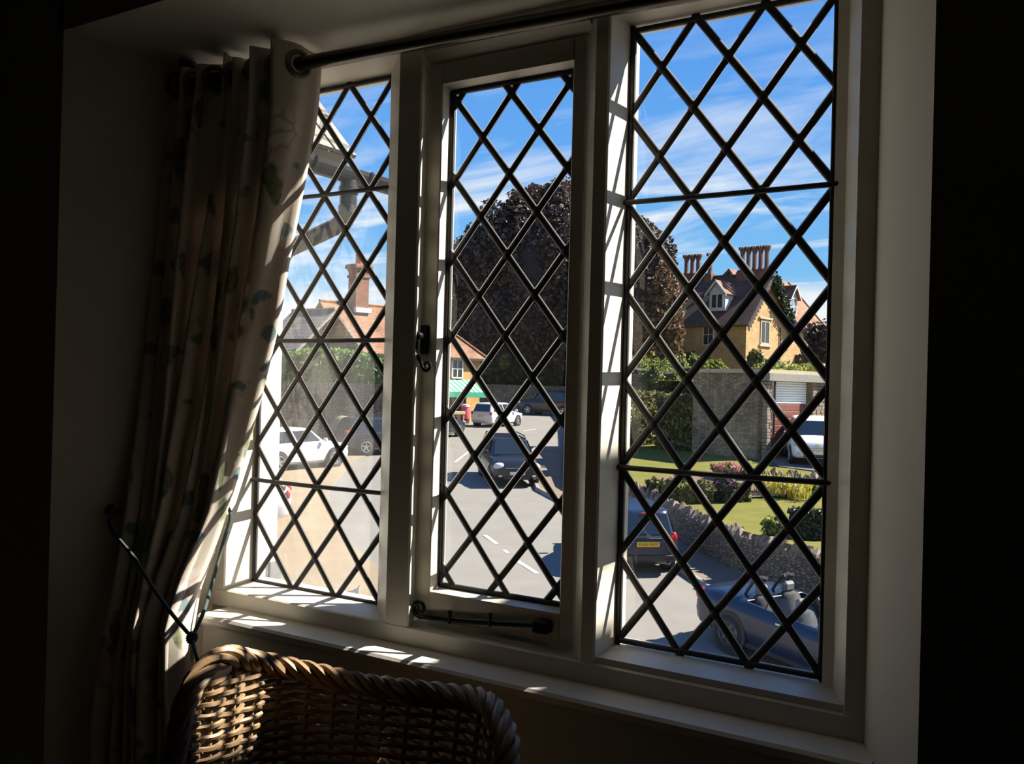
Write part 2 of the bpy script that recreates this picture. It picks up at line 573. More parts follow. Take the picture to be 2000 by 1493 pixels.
# ------------------------------------------------------------------ the room
PLASTER = mat('cream_plaster', (0.78, 0.735, 0.65), 0.85, var=(0.74, 0.695, 0.61), scale=5, bump=0.05, bscale=60)
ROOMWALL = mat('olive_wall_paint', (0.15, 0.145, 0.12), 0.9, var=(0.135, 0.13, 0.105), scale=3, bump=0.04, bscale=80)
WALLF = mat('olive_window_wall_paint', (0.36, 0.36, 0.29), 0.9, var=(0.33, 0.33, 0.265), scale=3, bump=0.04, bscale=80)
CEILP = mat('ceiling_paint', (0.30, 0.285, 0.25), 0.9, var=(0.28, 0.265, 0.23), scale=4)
FLOORM = mat('dark_carpet', (0.075, 0.06, 0.045), 0.95, var=(0.095, 0.075, 0.06), scale=60, bump=0.3, bscale=300)
PAINT = mat('cream_gloss_paint', (0.66, 0.62, 0.53), 0.42, var=(0.62, 0.58, 0.49), scale=14, bump=0.06, bscale=25)

wf = MB()
Z0, ZC = 0.0, CZ + 0.98
wf.prism([(-3.2, 1.14), (-1.831, 1.14), (-1.66, 1.418), (-1.66, 1.56), (-3.2, 1.56)], Z0, ZC, 0)
wf.prism([(-0.1734, 1.14), (1.6, 1.14), (1.6, 1.56), (-0.287, 1.56), (-0.287, 1.418)], Z0, ZC, 0)
wf.prism([(-1.61, 1.352), (-0.2605, 1.352), (-0.287, 1.418), (-0.287, 1.56), (-1.66, 1.56), (-1.66, 1.418), (-1.61, 1.418)], Z0, CZ - 0.519, 1)
zs, zf = CZ + 0.664, CZ + 0.705
wf.add([(-1.85, 1.14, zf), (-0.15, 1.14, zf), (-0.15, 1.14, ZC), (-1.85, 1.14, ZC),
        (-1.85, 1.418, zs), (-0.15, 1.418, zs), (-1.85, 1.56, zs), (-0.15, 1.56, zs), (-1.85, 1.56, ZC), (-0.15, 1.56, ZC)],
       [(0, 1, 2, 3), (0, 4, 5, 1), (4, 6, 7, 5), (6, 8, 9, 7), (3, 2, 9, 8)], 1)
wfo = wf.build('wall_front', [WALLF, PLASTER], kind='structure')
# reveals and soffit are cream plaster, the room side keeps the wall colour
for p in wfo.data.polygons:
    n = p.normal
    c = p.center + wfo.location
    if abs(n.x) > 0.3 and abs(n.y) > 0.2 and c.y < 1.5:
        p.material_index = 1
    if abs(n.y) > 0.95 and c.y < 1.2:
        p.material_index = 0
tag(wfo, 'dark wall with deep cream splayed window recess', kind='structure')
def sbox(name, a, b, m, label):
    o = MB().box(a, b).build(name, m, kind='structure')
    o['label'] = label
    return o
sbox('floor', (-3.3, -2.7, -0.05), (1.7, 1.6, 0.0), FLOORM, 'dark carpeted floor of the room')
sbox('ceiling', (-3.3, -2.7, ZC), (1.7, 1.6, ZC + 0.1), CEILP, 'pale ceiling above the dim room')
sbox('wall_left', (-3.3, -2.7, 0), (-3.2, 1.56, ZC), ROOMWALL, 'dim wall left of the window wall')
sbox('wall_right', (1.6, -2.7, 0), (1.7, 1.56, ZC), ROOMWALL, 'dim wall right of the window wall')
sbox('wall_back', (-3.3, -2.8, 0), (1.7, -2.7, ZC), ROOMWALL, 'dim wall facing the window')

# ------------------------------------------------------------------ the leaded window
win = empty('window_1', (-0.97, 1.5, CZ - 0.5))
tag(win, 'three-light leaded casement window with cream painted frame', kind='structure')
def wpart(mb, name, m=PAINT, smooth=False, parent=win, label=None, kind=None):
    return mb.build(name, m, parent, smooth, world=True, label=label, kind=kind)
YB = 1.535
def zc(z): return CZ + z
wpart(MB().prism([(-1.66, 1.418), (-1.627, 1.418), (-1.6244, 1.421), (-1.6244, YB), (-1.66, YB)], zc(-0.480), zc(0.655)), 'jamb')
wpart(MB().prism([(-1.2485, 1.486), (-1.17, 1.418), (-1.119, 1.418), (-1.116, 1.421), (-1.124, 1.447), (-1.14, 1.447), (-1.14, YB), (-1.2485, YB)], zc(-0.480), zc(0.655)), 'mullion')
wpart(MB().prism([(-0.771, YB), (-0.771, 1.443), (-0.7454, 1.418), (-0.7226, 1.418), (-0.7196, 1.421), (-0.7196, YB)], zc(-0.480), zc(0.655)), 'mullion')
wpart(MB().prism([(-0.3647, YB), (-0.3647, 1.487), (-0.3455, 1.478), (-0.315, 1.418), (-0.285, 1.418), (-0.285, YB)], zc(-0.480), zc(0.655)), 'jamb')
def railx(x0, x1, prof):
    """prof: (y, z) ring swept along x"""
    m = MB(); m.extrude([(x0, y, zc(z)) for y, z in prof], (x1 - x0, 0, 0)); return m
wpart(railx(-1.66, -0.286, [(1.4165, 0.664), (1.4165, 0.640), (1.4205, 0.637), (YB, 0.629), (YB, 0.664)]), 'head_rail')
wpart(railx(-1.145, -0.765, [(1.424, 0.640), (1.424, 0.630), (1.444, 0.618), (YB, 0.618), (YB, 0.640)]), 'head_moulding')
wpart(railx(-1.66, -0.286, [(YB, -0.497), (YB, -0.452), (1.4205, -0.4615), (1.4165, -0.464), (1.4165, -0.497)]), 'bottom_rail')
wpart(railx(-0.74, -0.31, [(1.422, -0.4632), (YB, -0.4535), (YB, -0.442), (1.424, -0.451)]), 'bottom_bead')
wpart(railx(-1.61, -0.262, [(1.335, -0.502), (1.335, -0.512), (1.339, -0.5185), (1.352, -0.519), (1.425, -0.519), (1.425, -0.497), (1.340, -0.497)]), 'window_sill', mat('sill_gloss_paint', (0.78, 0.735, 0.65), 0.30, var=(0.73, 0.69, 0.60), scale=10), label='cream painted window sill')

LEAD = mat('dull_lead', (0.016, 0.0145, 0.014), 0.6, 0.1, var=(0.03, 0.027, 0.025), scale=40, bump=0.15, bscale=120)
GLINT = mat('pale_glint_rim', (0.36, 0.355, 0.34), 0.8, trans=0.6)  # pale translucent rims painting the glint on glass edges beside the leads
IRON = mat('black_iron', (0.012, 0.012, 0.012), 0.35, 0.6, bump=0.1, bscale=90)
GL_CLEAR = glass_mat('clear_quarry_glass', dirt=0.004)
GL_HAZE = glass_mat('dusty_quarry_glass', dirt=0.06, dscale=9)

def clip(poly, x0, x1, z0, z1):
    def cut(pl, inside, inter):
        o = []
        for i in range(len(pl)):
            a, b = pl[i], pl[(i + 1) % len(pl)]
            if inside(a):
                o.append(a)
                if not inside(b): o.append(inter(a, b))
            elif inside(b):
                o.append(inter(a, b))
        return o
    def ix(v): return lambda a, b: (v, a[1] + (b[1] - a[1]) * (v - a[0]) / (b[0] - a[0]))
    def iz(v): return lambda a, b: (a[0] + (b[0] - a[0]) * (v - a[1]) / (b[1] - a[1]), v)
    for ins, it in ((lambda p: p[0] >= x0, ix(x0)), (lambda p: p[0] <= x1, ix(x1)), (lambda p: p[1] >= z0, iz(z0)), (lambda p: p[1] <= z1, iz(z1))):
        if len(poly) < 3: return []
        poly = cut(poly, ins, it)
    return poly
def area(p):
    return abs(sum(p[i][0] * p[(i + 1) % len(p)][1] - p[(i + 1) % len(p)][0] * p[i][1] for i in range(len(p)))) / 2

def leaded(parent, x0, x1, z0, z1, y, ox, cw, oz, rh, gmat, bars=()):
    """quarries, lead cames, border came, solder, saddle bars of one light"""
    nx = int((x1 - x0) / cw) + 3; nz = int((z1 - z0) / rh) + 3
    rnd = random.Random(int(abs(x0) * 1000))
    for i in range(-2 * nx, 2 * nx):
        for j in range(-2 * nz, 2 * nz):
            if (i + j) % 2: continue
            cxx, czz = ox + i * cw / 2, oz - j * rh / 2
            # diamond centred between nodes: nodes sit at (i+j) even, centres at odd offsets
            c = (cxx, czz - rh / 2)
            p = clip([(c[0], c[1] + rh / 2), (c[0] + cw / 2, c[1]), (c[0], c[1] - rh / 2), (c[0] - cw / 2, c[1])], x0, x1, z0, z1)
            if len(p) < 3 or area(p) < 1.5e-4: continue
            tilt = (rnd.uniform(-1, 1) * 0.004, rnd.uniform(-1, 1) * 0.004)
            q = []
            for a in p:
                q.append((a[0], y + (a[0] - c[0]) * tilt[0] * 4 + (a[1] - c[1]) * tilt[1] * 4, zc(a[1])))
            wpart(MB().add(q, [tuple(range(len(q)))]), 'glass_pane', gmat, parent=parent)
    sl_ = rh / cw
    segs = []
    for sgn in (1, -1):
        for k in range(-3 * nz, 3 * nz):
            # z = oz + sgn*sl*(x-ox) + k*rh
            pts = []
            f = lambda x: oz + sgn * sl_ * (x - ox) + k * rh
            xs = sorted((( (z0 - oz - k * rh) / (sgn * sl_) + ox), ((z1 - oz - k * rh) / (sgn * sl_) + ox)))
            a, b = max(x0, xs[0]), min(x1, xs[1])
            if b - a < 0.004: continue
            segs.append(((a, f(a)), (b, f(b)), sgn))
    for (a, b, sgn) in segs:
        d = Vector((b[0] - a[0], 0, b[1] - a[1])).normalized()
        nn = Vector((-d.z, 0, d.x))
        A, B = Vector((a[0], y, zc(a[1]))), Vector((b[0], y, zc(b[1])))
        off = 0.0004 * sgn
        m = MB()
        ring = []
        for (wd, th) in ((-0.0062, -0.0006), (-0.0040, -0.0026), (0, -0.0034), (0.0040, -0.0026), (0.0062, -0.0006), (0.0045, 0.0034), (-0.0045, 0.0034)):
            ring.append(A + nn * wd + Vector((0, th + off, 0)))
        m.extrude(ring, B - A, 0)
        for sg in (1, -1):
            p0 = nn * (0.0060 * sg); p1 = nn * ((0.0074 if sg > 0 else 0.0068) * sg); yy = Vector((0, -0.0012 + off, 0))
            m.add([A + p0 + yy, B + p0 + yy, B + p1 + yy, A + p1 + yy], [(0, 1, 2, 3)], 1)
        wpart(m, 'lead_came', [LEAD, GLINT], parent=parent)
    m = MB()
    bw = 0.009
    for a, b in (((x0, z0), (x1, z0 + bw)), ((x0, z1 - bw), (x1, z1)), ((x0, z0), (x0 + bw, z1)), ((x1 - bw, z0), (x1, z1))):
        m.bbox((a[0], y - 0.005, zc(a[1])), (b[0], y + 0.005, zc(b[1])), 0.002)
    wpart(m, 'border_came', LEAD, parent=parent)
    m = MB()
    for i in range(-2 * nx, 2 * nx):
        for j in range(-2 * nz, 2 * nz):
            if (i + j) % 2: continue
            X, Z = ox + i * cw / 2, oz - j * rh / 2
            if x0 - 0.001 <= X <= x1 + 0.001 and z0 - 0.001 <= Z <= z1 + 0.001:
                m.ell((X, y - 0.001, zc(Z)), (0.0085, 0.0042, 0.0105), 8, 6)
    wpart(m, 'solder_joints', LEAD, True, parent=parent, kind='stuff')
    for zb in bars:
        wpart(MB().tube([(x0 - 0.025, y - 0.012, zc(zb)), (lerp(x0, x1, .5), y - 0.013, zc(zb - 0.001)), (x1 + 0.02, y - 0.012, zc(zb))], 0.0046, 8), 'saddle_bar', LEAD, True, parent=parent)

RX0, RX1 = -0.7196, -0.3647
RH, RWD = 0.1529, 0.1183
lr = empty('fixed_light', (RX0, 1.5, zc(-0.44))); lr.parent = win; lr.matrix_parent_inverse = wm(win).inverted()
leaded(lr, RX0, RX1, 0.6279 - 7 * RH, 0.6279, 1.5, RX0, RWD, 0.6279, RH, GL_CLEAR, (0.6279 - 2 * RH, 0.6279 - 5 * RH))
LX0 = -1.6244
ll = empty('fixed_light', (LX0, 1.5, zc(-0.45))); ll.parent = win; ll.matrix_parent_inverse = wm(win).inverted()
leaded(ll, LX0, LX0 + 3 * 0.1253, 0.63 - 7 * 0.1556, 0.63, 1.5, LX0, 0.1253, 0.63, 0.1556, GL_HAZE, (0.63 - 1.5 * .1556, 0.63 - 3.5 * .1556, 0.63 - 5.5 * .1556))

# opening casement
cs = MB()
CX0, CX1, CI0, CI1 = -1.129, -0.782, -1.092, -0.808
CT, CB, GT1, GB = 0.614, -0.451, 0.570, -0.394
cs.prism([(CX0, 1.452), (CI0 - 0.002, 1.452), (CI0, 1.454), (CI0, 1.474), (CI0 - 0.004, 1.478), (CI0 - 0.004, 1.505), (CX0, 1.505)], zc(CB), zc(CT))
cs.prism([(CI1, 1.454), (CI1 + 0.002, 1.452), (CX1 - 0.002, 1.452), (CX1, 1.454), (CX1, 1.505), (CI1 - 0.004, 1.505), (CI1 - 0.004, 1.478), (CI1, 1.474)], zc(CB), zc(CT))
cs.extrude([(CI0, y, zc(z)) for y, z in ((1.452, CT), (1.452, GT1 + 0.004), (1.474, GT1), (1.505, GT1), (1.505, CT))], (CI1 - CI0, 0, 0))
cs.extrude([(CI0, y, zc(z)) for y, z in ((1.452, CB), (1.505, CB), (1.505, GB), (1.478, GB), (1.453, GB - 0.004), (1.452, GB - 0.007))], (CI1 - CI0, 0, 0))
case = wpart(cs, 'casement')
leaded(case, CI0 - 0.003, CI1 + 0.003, GB, GT1, 1.486, -1.0805, 0.1239, 0.5463, 0.15155, GL_CLEAR)

# casement stay with a curled end, resting on the casement's bottom rail
stay = MB()
pa = [at_y(1060, 1222, 1.437), at_y(980, 1219, 1.439), at_y(900, 1213, 1.440), at_y(842, 1207, 1.441)]
cc = at_y(820, 1188, 1.441)
a0 = math.atan2(pa[-1].z - cc.z - 0.001, pa[-1].x - cc.x)
curl = []
for i in range(34):
    t = i / 33
    ang = -1.1 - t * 2 * math.pi * 1.45
    rr = lerp(0.0178, 0.0035, t ** 0.9)
    curl.append(cc + Vector((rr * math.cos(ang), 0, rr * math.sin(ang))))
stay.tube(smoothpath(pa, 6) + curl, [0.0046] * (len(pa) * 6 - 5) + [lerp(0.0044, 0.0028, i / 33) for i in range(34)], 8)
sto = wpart(stay, 'casement_stay', IRON, True, label='black iron casement stay with curled end')
m = MB()
pr = at_y(1062, 1224, 1.444)
m.bbox((pr.x - 0.018, 1.430, pr.z - 0.011), (pr.x + 0.014, 1.4535, pr.z + 0.011), 0.003)
m.lathe([(0.006, 1.426), (0.006, 1.434)], 10, 'Y', (pr.x, 0, pr.z))
def sub(mb, name, m, par, smooth=False):
    return mb.build(name, m, par, smooth, world=True)
sub(m, 'pivot_bracket', IRON, sto)
for px, py in ((957, 1211), (878, 1206)):
    p = at_y(px, py, 1.437)
    m = MB(); m.lathe([(0.0032, p.z - 0.012), (0.0032, p.z + 0.008), (0.0045, p.z + 0.009), (0.0045, p.z + 0.012)], 8, 'Z', (p.x, p.y, 0))
    sub(m, 'stay_pin', IRON, sto, True)
# fastener with a curled tail on the left stile
fp = at_y(829, 662, 1.450)
m = MB()
m.bbox((fp.x - 0.010, 1.444, fp.z - 0.030), (fp.x + 0.010, 1.4525, fp.z + 0.026), 0.002)
fas = wpart(m, 'casement_fastener', IRON, label='black iron casement fastener with curled tail')
m = MB(); m.lathe([(0.009, 1.425), (0.0085, 1.445)], 12, 'Y', (fp.x, 0, fp.z + 0.004))
m.bbox((fp.x - 0.026, 1.424, fp.z - 0.001), (fp.x + 0.004, 1.432, fp.z + 0.009), 0.002)
sub(m, 'pivot_boss', IRON, fas, True)
cc = at_y(836, 714, 1.434)
curl = [Vector((fp.x + 0.002, 1.428, fp.z)), Vector((fp.x + 0.004, 1.424, fp.z - 0.014)), Vector((fp.x - 0.001, 1.427, fp.z - 0.030))]
for i in range(26):
    t = i / 25
    ang = math.pi * 0.92 + t * 2 * math.pi * 1.3
    rr = lerp(0.0125, 0.002, t)
    curl.append(cc + Vector((rr * math.cos(ang), -0.004, rr * math.sin(ang))))
m = MB(); m.tube(curl, [0.0042] * 3 + [lerp(0.0036, 0.002, i / 25) for i in range(26)], 8)
sub(m, 'handle', IRON, fas, True)
m = MB(); m.bbox((-1.141, 1.432, fp.z - 0.006), (-1.119, 1.449, fp.z + 0.012), 0.002)
sub(m, 'keeper', IRON, fas)

# ------------------------------------------------------------------ curtain pole and curtain
PZ = CZ + 0.623
def pole_y(x): return 1.345 + (x + 1.35) * 0.064
PY = 1.365
BRONZE = mat('dark_bronze', (0.10, 0.085, 0.075), 0.28, 0.9)
po = empty('curtain_pole', (-0.98, PY, PZ - 0.0135), label='dark metal curtain pole across the window head', cat='curtain pole')
MB().tube([(-1.695, pole_y(-1.695), PZ), (-0.985, pole_y(-0.985), PZ), (-0.275, pole_y(-0.275), PZ)], 0.0135, 16).build('pole', BRONZE, po, True, world=True)
for X in (-1.675, -0.31):
    PY = pole_y(X)
    m = MB(); m.lathe([(0.02, PZ + 0.0465), (0.02, PZ + 0.038), (0.006, PZ + 0.036), (0.006, PZ + 0.0)], 10, 'Z', (X, PY, 0)); m.lathe([(0.0165, X - 0.006), (0.0165, X + 0.006)], 12, 'X', (0, PY, PZ))
    m.build('bracket', BRONZE, po, True, world=True)

def curtain_mat():
    m = bpy.data.materials.new('floral_linen'); m.use_nodes = True
    t = m.node_tree
    b = t.nodes['Principled BSDF']; b.inputs['Roughness'].default_value = 0.9; b.inputs['Specular IOR Level'].default_value = 0.1
    uv = N(t, 'ShaderNodeUVMap')
    nzd = N(t, 'ShaderNodeTexNoise', Scale=9.0, Detail=3.0)
    t.links.new(uv.outputs[0], nzd.inputs['Vector'])
    sc1 = N(t, 'ShaderNodeVectorMath', _operation='SCALE'); sc1.inputs['Scale'].default_value = 0.11
    t.links.new(nzd.outputs['Color'], sc1.inputs[0])
    ad = N(t, 'ShaderNodeVectorMath', _operation='ADD')
    t.links.new(uv.outputs[0], ad.inputs[0]); t.links.new(sc1.outputs[0], ad.inputs[1])
    def blob(scale, lo, hi, loc, stretch):
        mp_ = N(t, 'ShaderNodeMapping'); mp_.inputs['Location'].default_value = loc; mp_.inputs['Scale'].default_value = stretch
        t.links.new(ad.outputs[0], mp_.inputs[0])
        v = N(t, 'ShaderNodeTexVoronoi', Scale=scale, Randomness=0.9)
        t.links.new(mp_.outputs[0], v.inputs['Vector'])
        r = N(t, 'ShaderNodeMapRange'); r.inputs['From Min'].default_value = lo; r.inputs['From Max'].default_value = hi
        r.inputs['To Min'].default_value = 1; r.inputs['To Max'].default_value = 0
        t.links.new(v.outputs['Distance'], r.inputs['Value'])
        return r.outputs[0], v
    base = (0.80, 0.71, 0.61, 1)
    f1, v1 = blob(6.0, 0.24, 0.30, (0.3, 0.1, 0), (1, 0.62, 1))          # pale roses
    f2, v2 = blob(8.0, 0.22, 0.27, (2.1, 0.7, 0), (1.5, 0.7, 1))         # leaves
    f3, v3 = blob(9.0, 0.17, 0.22, (4.4, 3.1, 0), (0.7, 1.5, 1))        # teal leaves
    nz = N(t, 'ShaderNodeTexNoise', Scale=60.0, Detail=3.0); t.links.new(uv.outputs[0], nz.inputs['Vector'])
    gr = N(t, 'ShaderNodeValToRGB'); gr.color_ramp.elements[0].color = (0.20, 0.24, 0.13, 1); gr.color_ramp.elements[1].color = (0.40, 0.42, 0.27, 1)
    gr.color_ramp.elements[0].position = .35; gr.color_ramp.elements[1].position = .65
    t.links.new(nz.outputs['Fac'], gr.inputs[0])
    wv = N(t, 'ShaderNodeTexVoronoi', Scale=26.0, Randomness=1.0); wv.feature = 'DISTANCE_TO_EDGE'
    t.links.new(ad.outputs[0], wv.inputs['Vector'])
    rs = N(t, 'ShaderNodeValToRGB'); rs.color_ramp.elements[0].color = (0.60, 0.44, 0.40, 1); rs.color_ramp.elements[1].color = (0.84, 0.78, 0.72, 1)
    rs.color_ramp.elements[0].position = .0; rs.color_ramp.elements[1].position = .22
    t.links.new(wv.outputs['Distance'], rs.inputs[0])
    c0 = N(t, 'ShaderNodeMixRGB'); c0.inputs['Color1'].default_value = base
    t.links.new(f1, c0.inputs['Fac']); t.links.new(rs.outputs[0], c0.inputs['Color2'])
    c1 = N(t, 'ShaderNodeMixRGB'); t.links.new(f2, c1.inputs['Fac']); t.links.new(c0.outputs[0], c1.inputs['Color1']); t.links.new(gr.outputs[0], c1.inputs['Color2'])
    c2 = N(t, 'ShaderNodeMixRGB'); c2.inputs['Color2'].default_value = (0.27, 0.35, 0.35, 1)
    t.links.new(f3, c2.inputs['Fac']); t.links.new(c1.outputs[0], c2.inputs['Color1'])
    t.links.new(c2.outputs[0], b.inputs['Base Color'])
    wn = N(t, 'ShaderNodeTexNoise', Scale=260.0, Detail=2.0); t.links.new(uv.outputs[0], wn.inputs['Vector'])
    bp = N(t, 'ShaderNodeBump', Strength=0.12); t.links.new(wn.outputs['Fac'], bp.inputs['Height']); t.links.new(bp.outputs[0], b.inputs['Normal'])
    tl = N(t, 'ShaderNodeBsdfTranslucent'); t.links.new(c2.outputs[0], tl.inputs['Color'])
    mx = N(t, 'ShaderNodeMixShader', Fac=0.10)
    t.links.new(b.outputs[0], mx.inputs[1]); t.links.new(tl.outputs[0], mx.inputs[2])
    t.links.new(mx.outputs[0], t.nodes['Material Output'].inputs['Surface'])
    return m

LEADE = [(622, 62, 1.40), (625, 140, 1.40), (618, 220, 1.40), (604, 300, 1.40), (585, 400, 1.40), (562, 520, 1.40), (545, 630, 1.40), (520, 740, 1.40), (490, 860, 1.395), (450, 985, 1.385), (420, 1080, 1.37), (394, 1150, 1.35), (378, 1240, 1.315), (380, 1330, 1.315), (372, 1493, 1.32)]
RIDGE = [(530, 60, 1.295), (528, 200, 1.30), (502, 420, 1.331), (470, 620, 1.343), (440, 800, 1.342), (402, 1000, 1.328), (350, 1130, 1.29), (318, 1230, 1.25), (318, 1330, 1.25), (325, 1493, 1.25)]
BACKE = [(320, 92, 1.315), (302, 250, 1.30), (284, 400, 1.285), (266, 600, 1.27), (250, 800, 1.255), (235, 930, 1.243), (224, 1060, 1.232), (214, 1150, 1.222), (197, 1260, 1.205), (182, 1400, 1.195), (176, 1493, 1.19)]
def tab(L):
    P = sorted([(p.z, p.x, p.y) for p in (at_y(*q) for q in L)])
    return [np.array(c) for c in zip(*P)]
tl_, tr_, tb_ = tab(LEADE), tab(RIDGE), tab(BACKE)
def ev(t, z): return float(np.interp(z, t[0], t[1])), float(np.interp(z, t[0], t[2]))
ztop, zbot = CZ + 0.655, 0.03
NF = 13                    # half folds after the ridge
NZ = 90
rows, uvs = [], []
zsamp = [lerp(ztop, zbot, i / (NZ - 1)) for i in range(NZ)]
for iz, z in enumerate(zsamp):
    (xl, yl), (xr, yr), (xb, yb) = ev(tl_, z), ev(tr_, z), ev(tb_, z)
    pts = [(xl, yl), (xr, yr)]
    tight = max(0.0, 1 - abs(z - (CZ - 0.47)) / 0.30)      # gathered at the tie
    for k in range(1, NF + 1):
        t = k / NF
        x = lerp(xr, xb, t)
        y = lerp(yr, yb, t)
        if k % 2:
            y += lerp(0.06, 0.045, tight) * (1 - 0.2 * t)
        else:
            y += 0.012 * math.sin(k * 2.3 + z * 3)
        x += 0.006 * math.sin(k * 1.7 + z * 5)
        y = min(y, 1.405)
        # keep clear of the splayed reveal
        lim = -1.66 - (1.418 - y) * 0.615 + 0.012
        x = max(x, lim)
        pts.append((x, y))
    # the outer hem returns along the reveal towards the frame
    for (y_, kx) in ((yb + 0.05, .014), (min(yb + 0.12, 1.36), .012)):
        pts.append((-1.66 - (1.418 - y_) * 0.615 + kx, y_))
    row = []
    # leading hem curls a little, then rounded folds
    P = [Vector((p[0], p[1], 0)) for p in pts]
    dense = []
    for i in range(len(P) - 1):
        for j in range(8):
            s_ = j / 8
            s2 = s_ if i == 0 and s_ < .5 else (0.5 - 0.5 * math.cos(math.pi * s_)) * 0.55 + s_ * 0.45
            q = P[i].lerp(P[i + 1], s2)
            # bow the panels so the folds are rounded at their crests
            bow = math.sin(math.pi * s_) * 0.010 * (1 if i % 2 else -1)
            if i == 0:
                bow = 0.012 * math.sin(math.pi * s_) + 0.004 * math.sin(s_ * 9 + z * 4)
            dense.append((q.x + bow, q.y, z + (0.012 * math.sin(i * 1.1 + s_) * max(0, 1 - (ztop - z) / 0.08))))
    dense.append((P[-1].x, P[-1].y, z))
    rows.append(dense)
nn_ = len(rows[0])
arc = [0.0]
for k in range(1, nn_):
    a, b = rows[0][k - 1], rows[0][k]
    arc.append(arc[-1] + math.dist(a[:2], b[:2]))
cur = empty('curtain', (-1.45, 1.31, 0.03), label='floral linen curtain drawn back by a cord beside the window', cat='curtain')
CURT = curtain_mat()
cv = MB().grid(rows)
co = cv.build('drape', CURT, cur, 'all', world=True)
uvl = co.data.uv_layers.new(name='UVMap')
for poly in co.data.polygons:
    for li in poly.loop_indices:
        vi = co.data.loops[li].vertex_index
        uvl.data[li].uv = (arc[vi % nn_], zsamp[vi // nn_])
md = co.modifiers.new('thickness', 'SOLIDIFY'); md.thickness = 0.003; md.offset = 0
# eyelet rings where the pole passes each fold
(xl, yl), (xr, yr), (xb, yb) = ev(tl_, PZ), ev(tr_, PZ), ev(tb_, PZ)
STEEL = mat('brushed_eyelet_metal', (0.22, 0.21, 0.20), 0.35, 0.9)
for k in range(7):
    t = 0 if k == 0 else (2 * k - .5) / NF
    X = lerp(lerp(xl, xr, .47), xb, t) + (0.012 if k == 0 else 0)
    PY = pole_y(X)
    fd = Vector((xl - xr, yl - yr, 0)).normalized() if k == 0 else Vector((0.3, 0.95, 0))
    ring = [(X + fd.x * 0.024 * math.cos(a), PY + fd.y * 0.024 * math.cos(a), PZ + 0.024 * math.sin(a)) for a in [2 * math.pi * i / 24 for i in range(24)]]
    sub(MB().tube(ring, 0.0055, 8, closed=True), 'eyelet_ring', STEEL, cur, True)

# tie-back cord and its hook
CORD = mat('teal_grey_cord', (0.045, 0.07, 0.066), 0.8, bump=0.5, bscale=400)
hook = at_y(228, 1008, 1.236)
hx = -1.66 - (1.418 - hook.y) * 0.615
tb = empty('tie_back_cord', (hook.x, hook.y, hook.z), label='teal cord looped round the curtain and knotted over it', cat='tie-back')
kn = at_y(375, 1246, 1.225)
fr_ = smoothpath([Vector((hx - 0.002, hook.y, hook.z + 0.012)), hook + Vector((0.004, -0.012, 0.012)), hook + Vector((0.0, -0.016, -0.02)), at_y(262, 1090, 1.185), at_y(300, 1150, 1.19), at_y(340, 1205, 1.20), kn], 8)
sub(MB().tube(fr_, 0.0038, 8), 'cord', CORD, tb, True)
bk_ = smoothpath([kn, at_y(398, 1195, 1.27), at_y(414, 1140, 1.34), at_y(436, 1060, 1.395), at_y(450, 1005, 1.408), Vector((-1.63, 1.408, hook.z + 0.02)), Vector((-1.66, 1.385, hook.z + .02)), Vector((hx + 0.03, hook.y + .06, hook.z + 0.01)), Vector((hx + 0.006, hook.y, hook.z + 0.006))], 8)
sub(MB().tube(bk_, 0.0038, 8), 'cord', CORD, tb, True)
tl2 = smoothpath([kn, at_y(384, 1285, 1.20), at_y(393, 1312, 1.22), at_y(398, 1400, 1.22)], 6)
sub(MB().tube(tl2, 0.0036, 8), 'cord_tail', CORD, tb, True)
m = MB(); m.ell(kn, (0.0105, 0.0105, 0.0125), 14, 10)
for k in range(5):
    zz_ = -0.008 + 0.004 * k
    rr_ = math.sqrt(max(1e-6, 1 - (zz_ / 0.0125) ** 2)) * 0.0105
    m.tube([kn + Vector((rr_ * math.cos(a), rr_ * math.sin(a), zz_ + 0.002 * math.cos(a))) for a in [2 * math.pi * i / 14 for i in range(14)]], 0.0016, 5, closed=True)
sub(m, 'knot', CORD, tb, True)
hk = MB()
hk.lathe([(0.013, hx + 0.0), (0.013, hx + 0.004), (0.004, hx + 0.006)], 12, 'X', (0, hook.y, hook.z + 0.01))
arcp = [Vector((hx + 0.004 + 0.018 * t, hook.y - 0.010 * math.sin(t * math.pi) - 0.004 * t, hook.z + 0.010 - 0.014 * math.sin(t * math.pi) + 0.014 * t)) for t in [i / 10 for i in range(11)]]
hk.tube(arcp, 0.003, 8)
tag(hk.build('curtain_hook', BRONZE, None, True), 'small metal hook on the window reveal holding the curtain cord', 'hook')

# ------------------------------------------------------------------ wicker armchair
WICK = mat('honey_wicker', (0.33, 0.215, 0.115), 0.5, var=(0.20, 0.125, 0.065), scale=30, bump=0.15, bscale=200)
RIMP = [(335, 1493, .78), (360, 1382, .80), (395, 1314, .83), (440, 1283, .866), (500, 1292, .93), (560, 1304, .972), (620, 1317, .992), (700, 1335, 1.0), (790, 1348, 1.0), (870, 1358, 1.0), (935, 1367, .985), (973, 1402, .95), (990, 1493, .90)]
rp = [at_y(q[0], q[1], q[2] * 1.06) for q in RIMP]
front_l = [Vector((-1.04, 0.42, CZ - 0.90)), Vector((-1.055, 0.55, CZ - 0.86)), Vector((-1.06, 0.70, CZ - 0.74)), Vector((-1.06, 0.785, CZ - 0.60))]
front_r = [Vector((-0.596, 0.89, CZ - 0.55)), Vector((-0.588, 0.80, CZ - 0.70)), Vector((-0.588, 0.62, CZ - 0.84)), Vector((-0.60, 0.42, CZ - 0.89))]
rim = smoothpath(front_l + rp + front_r, 10)
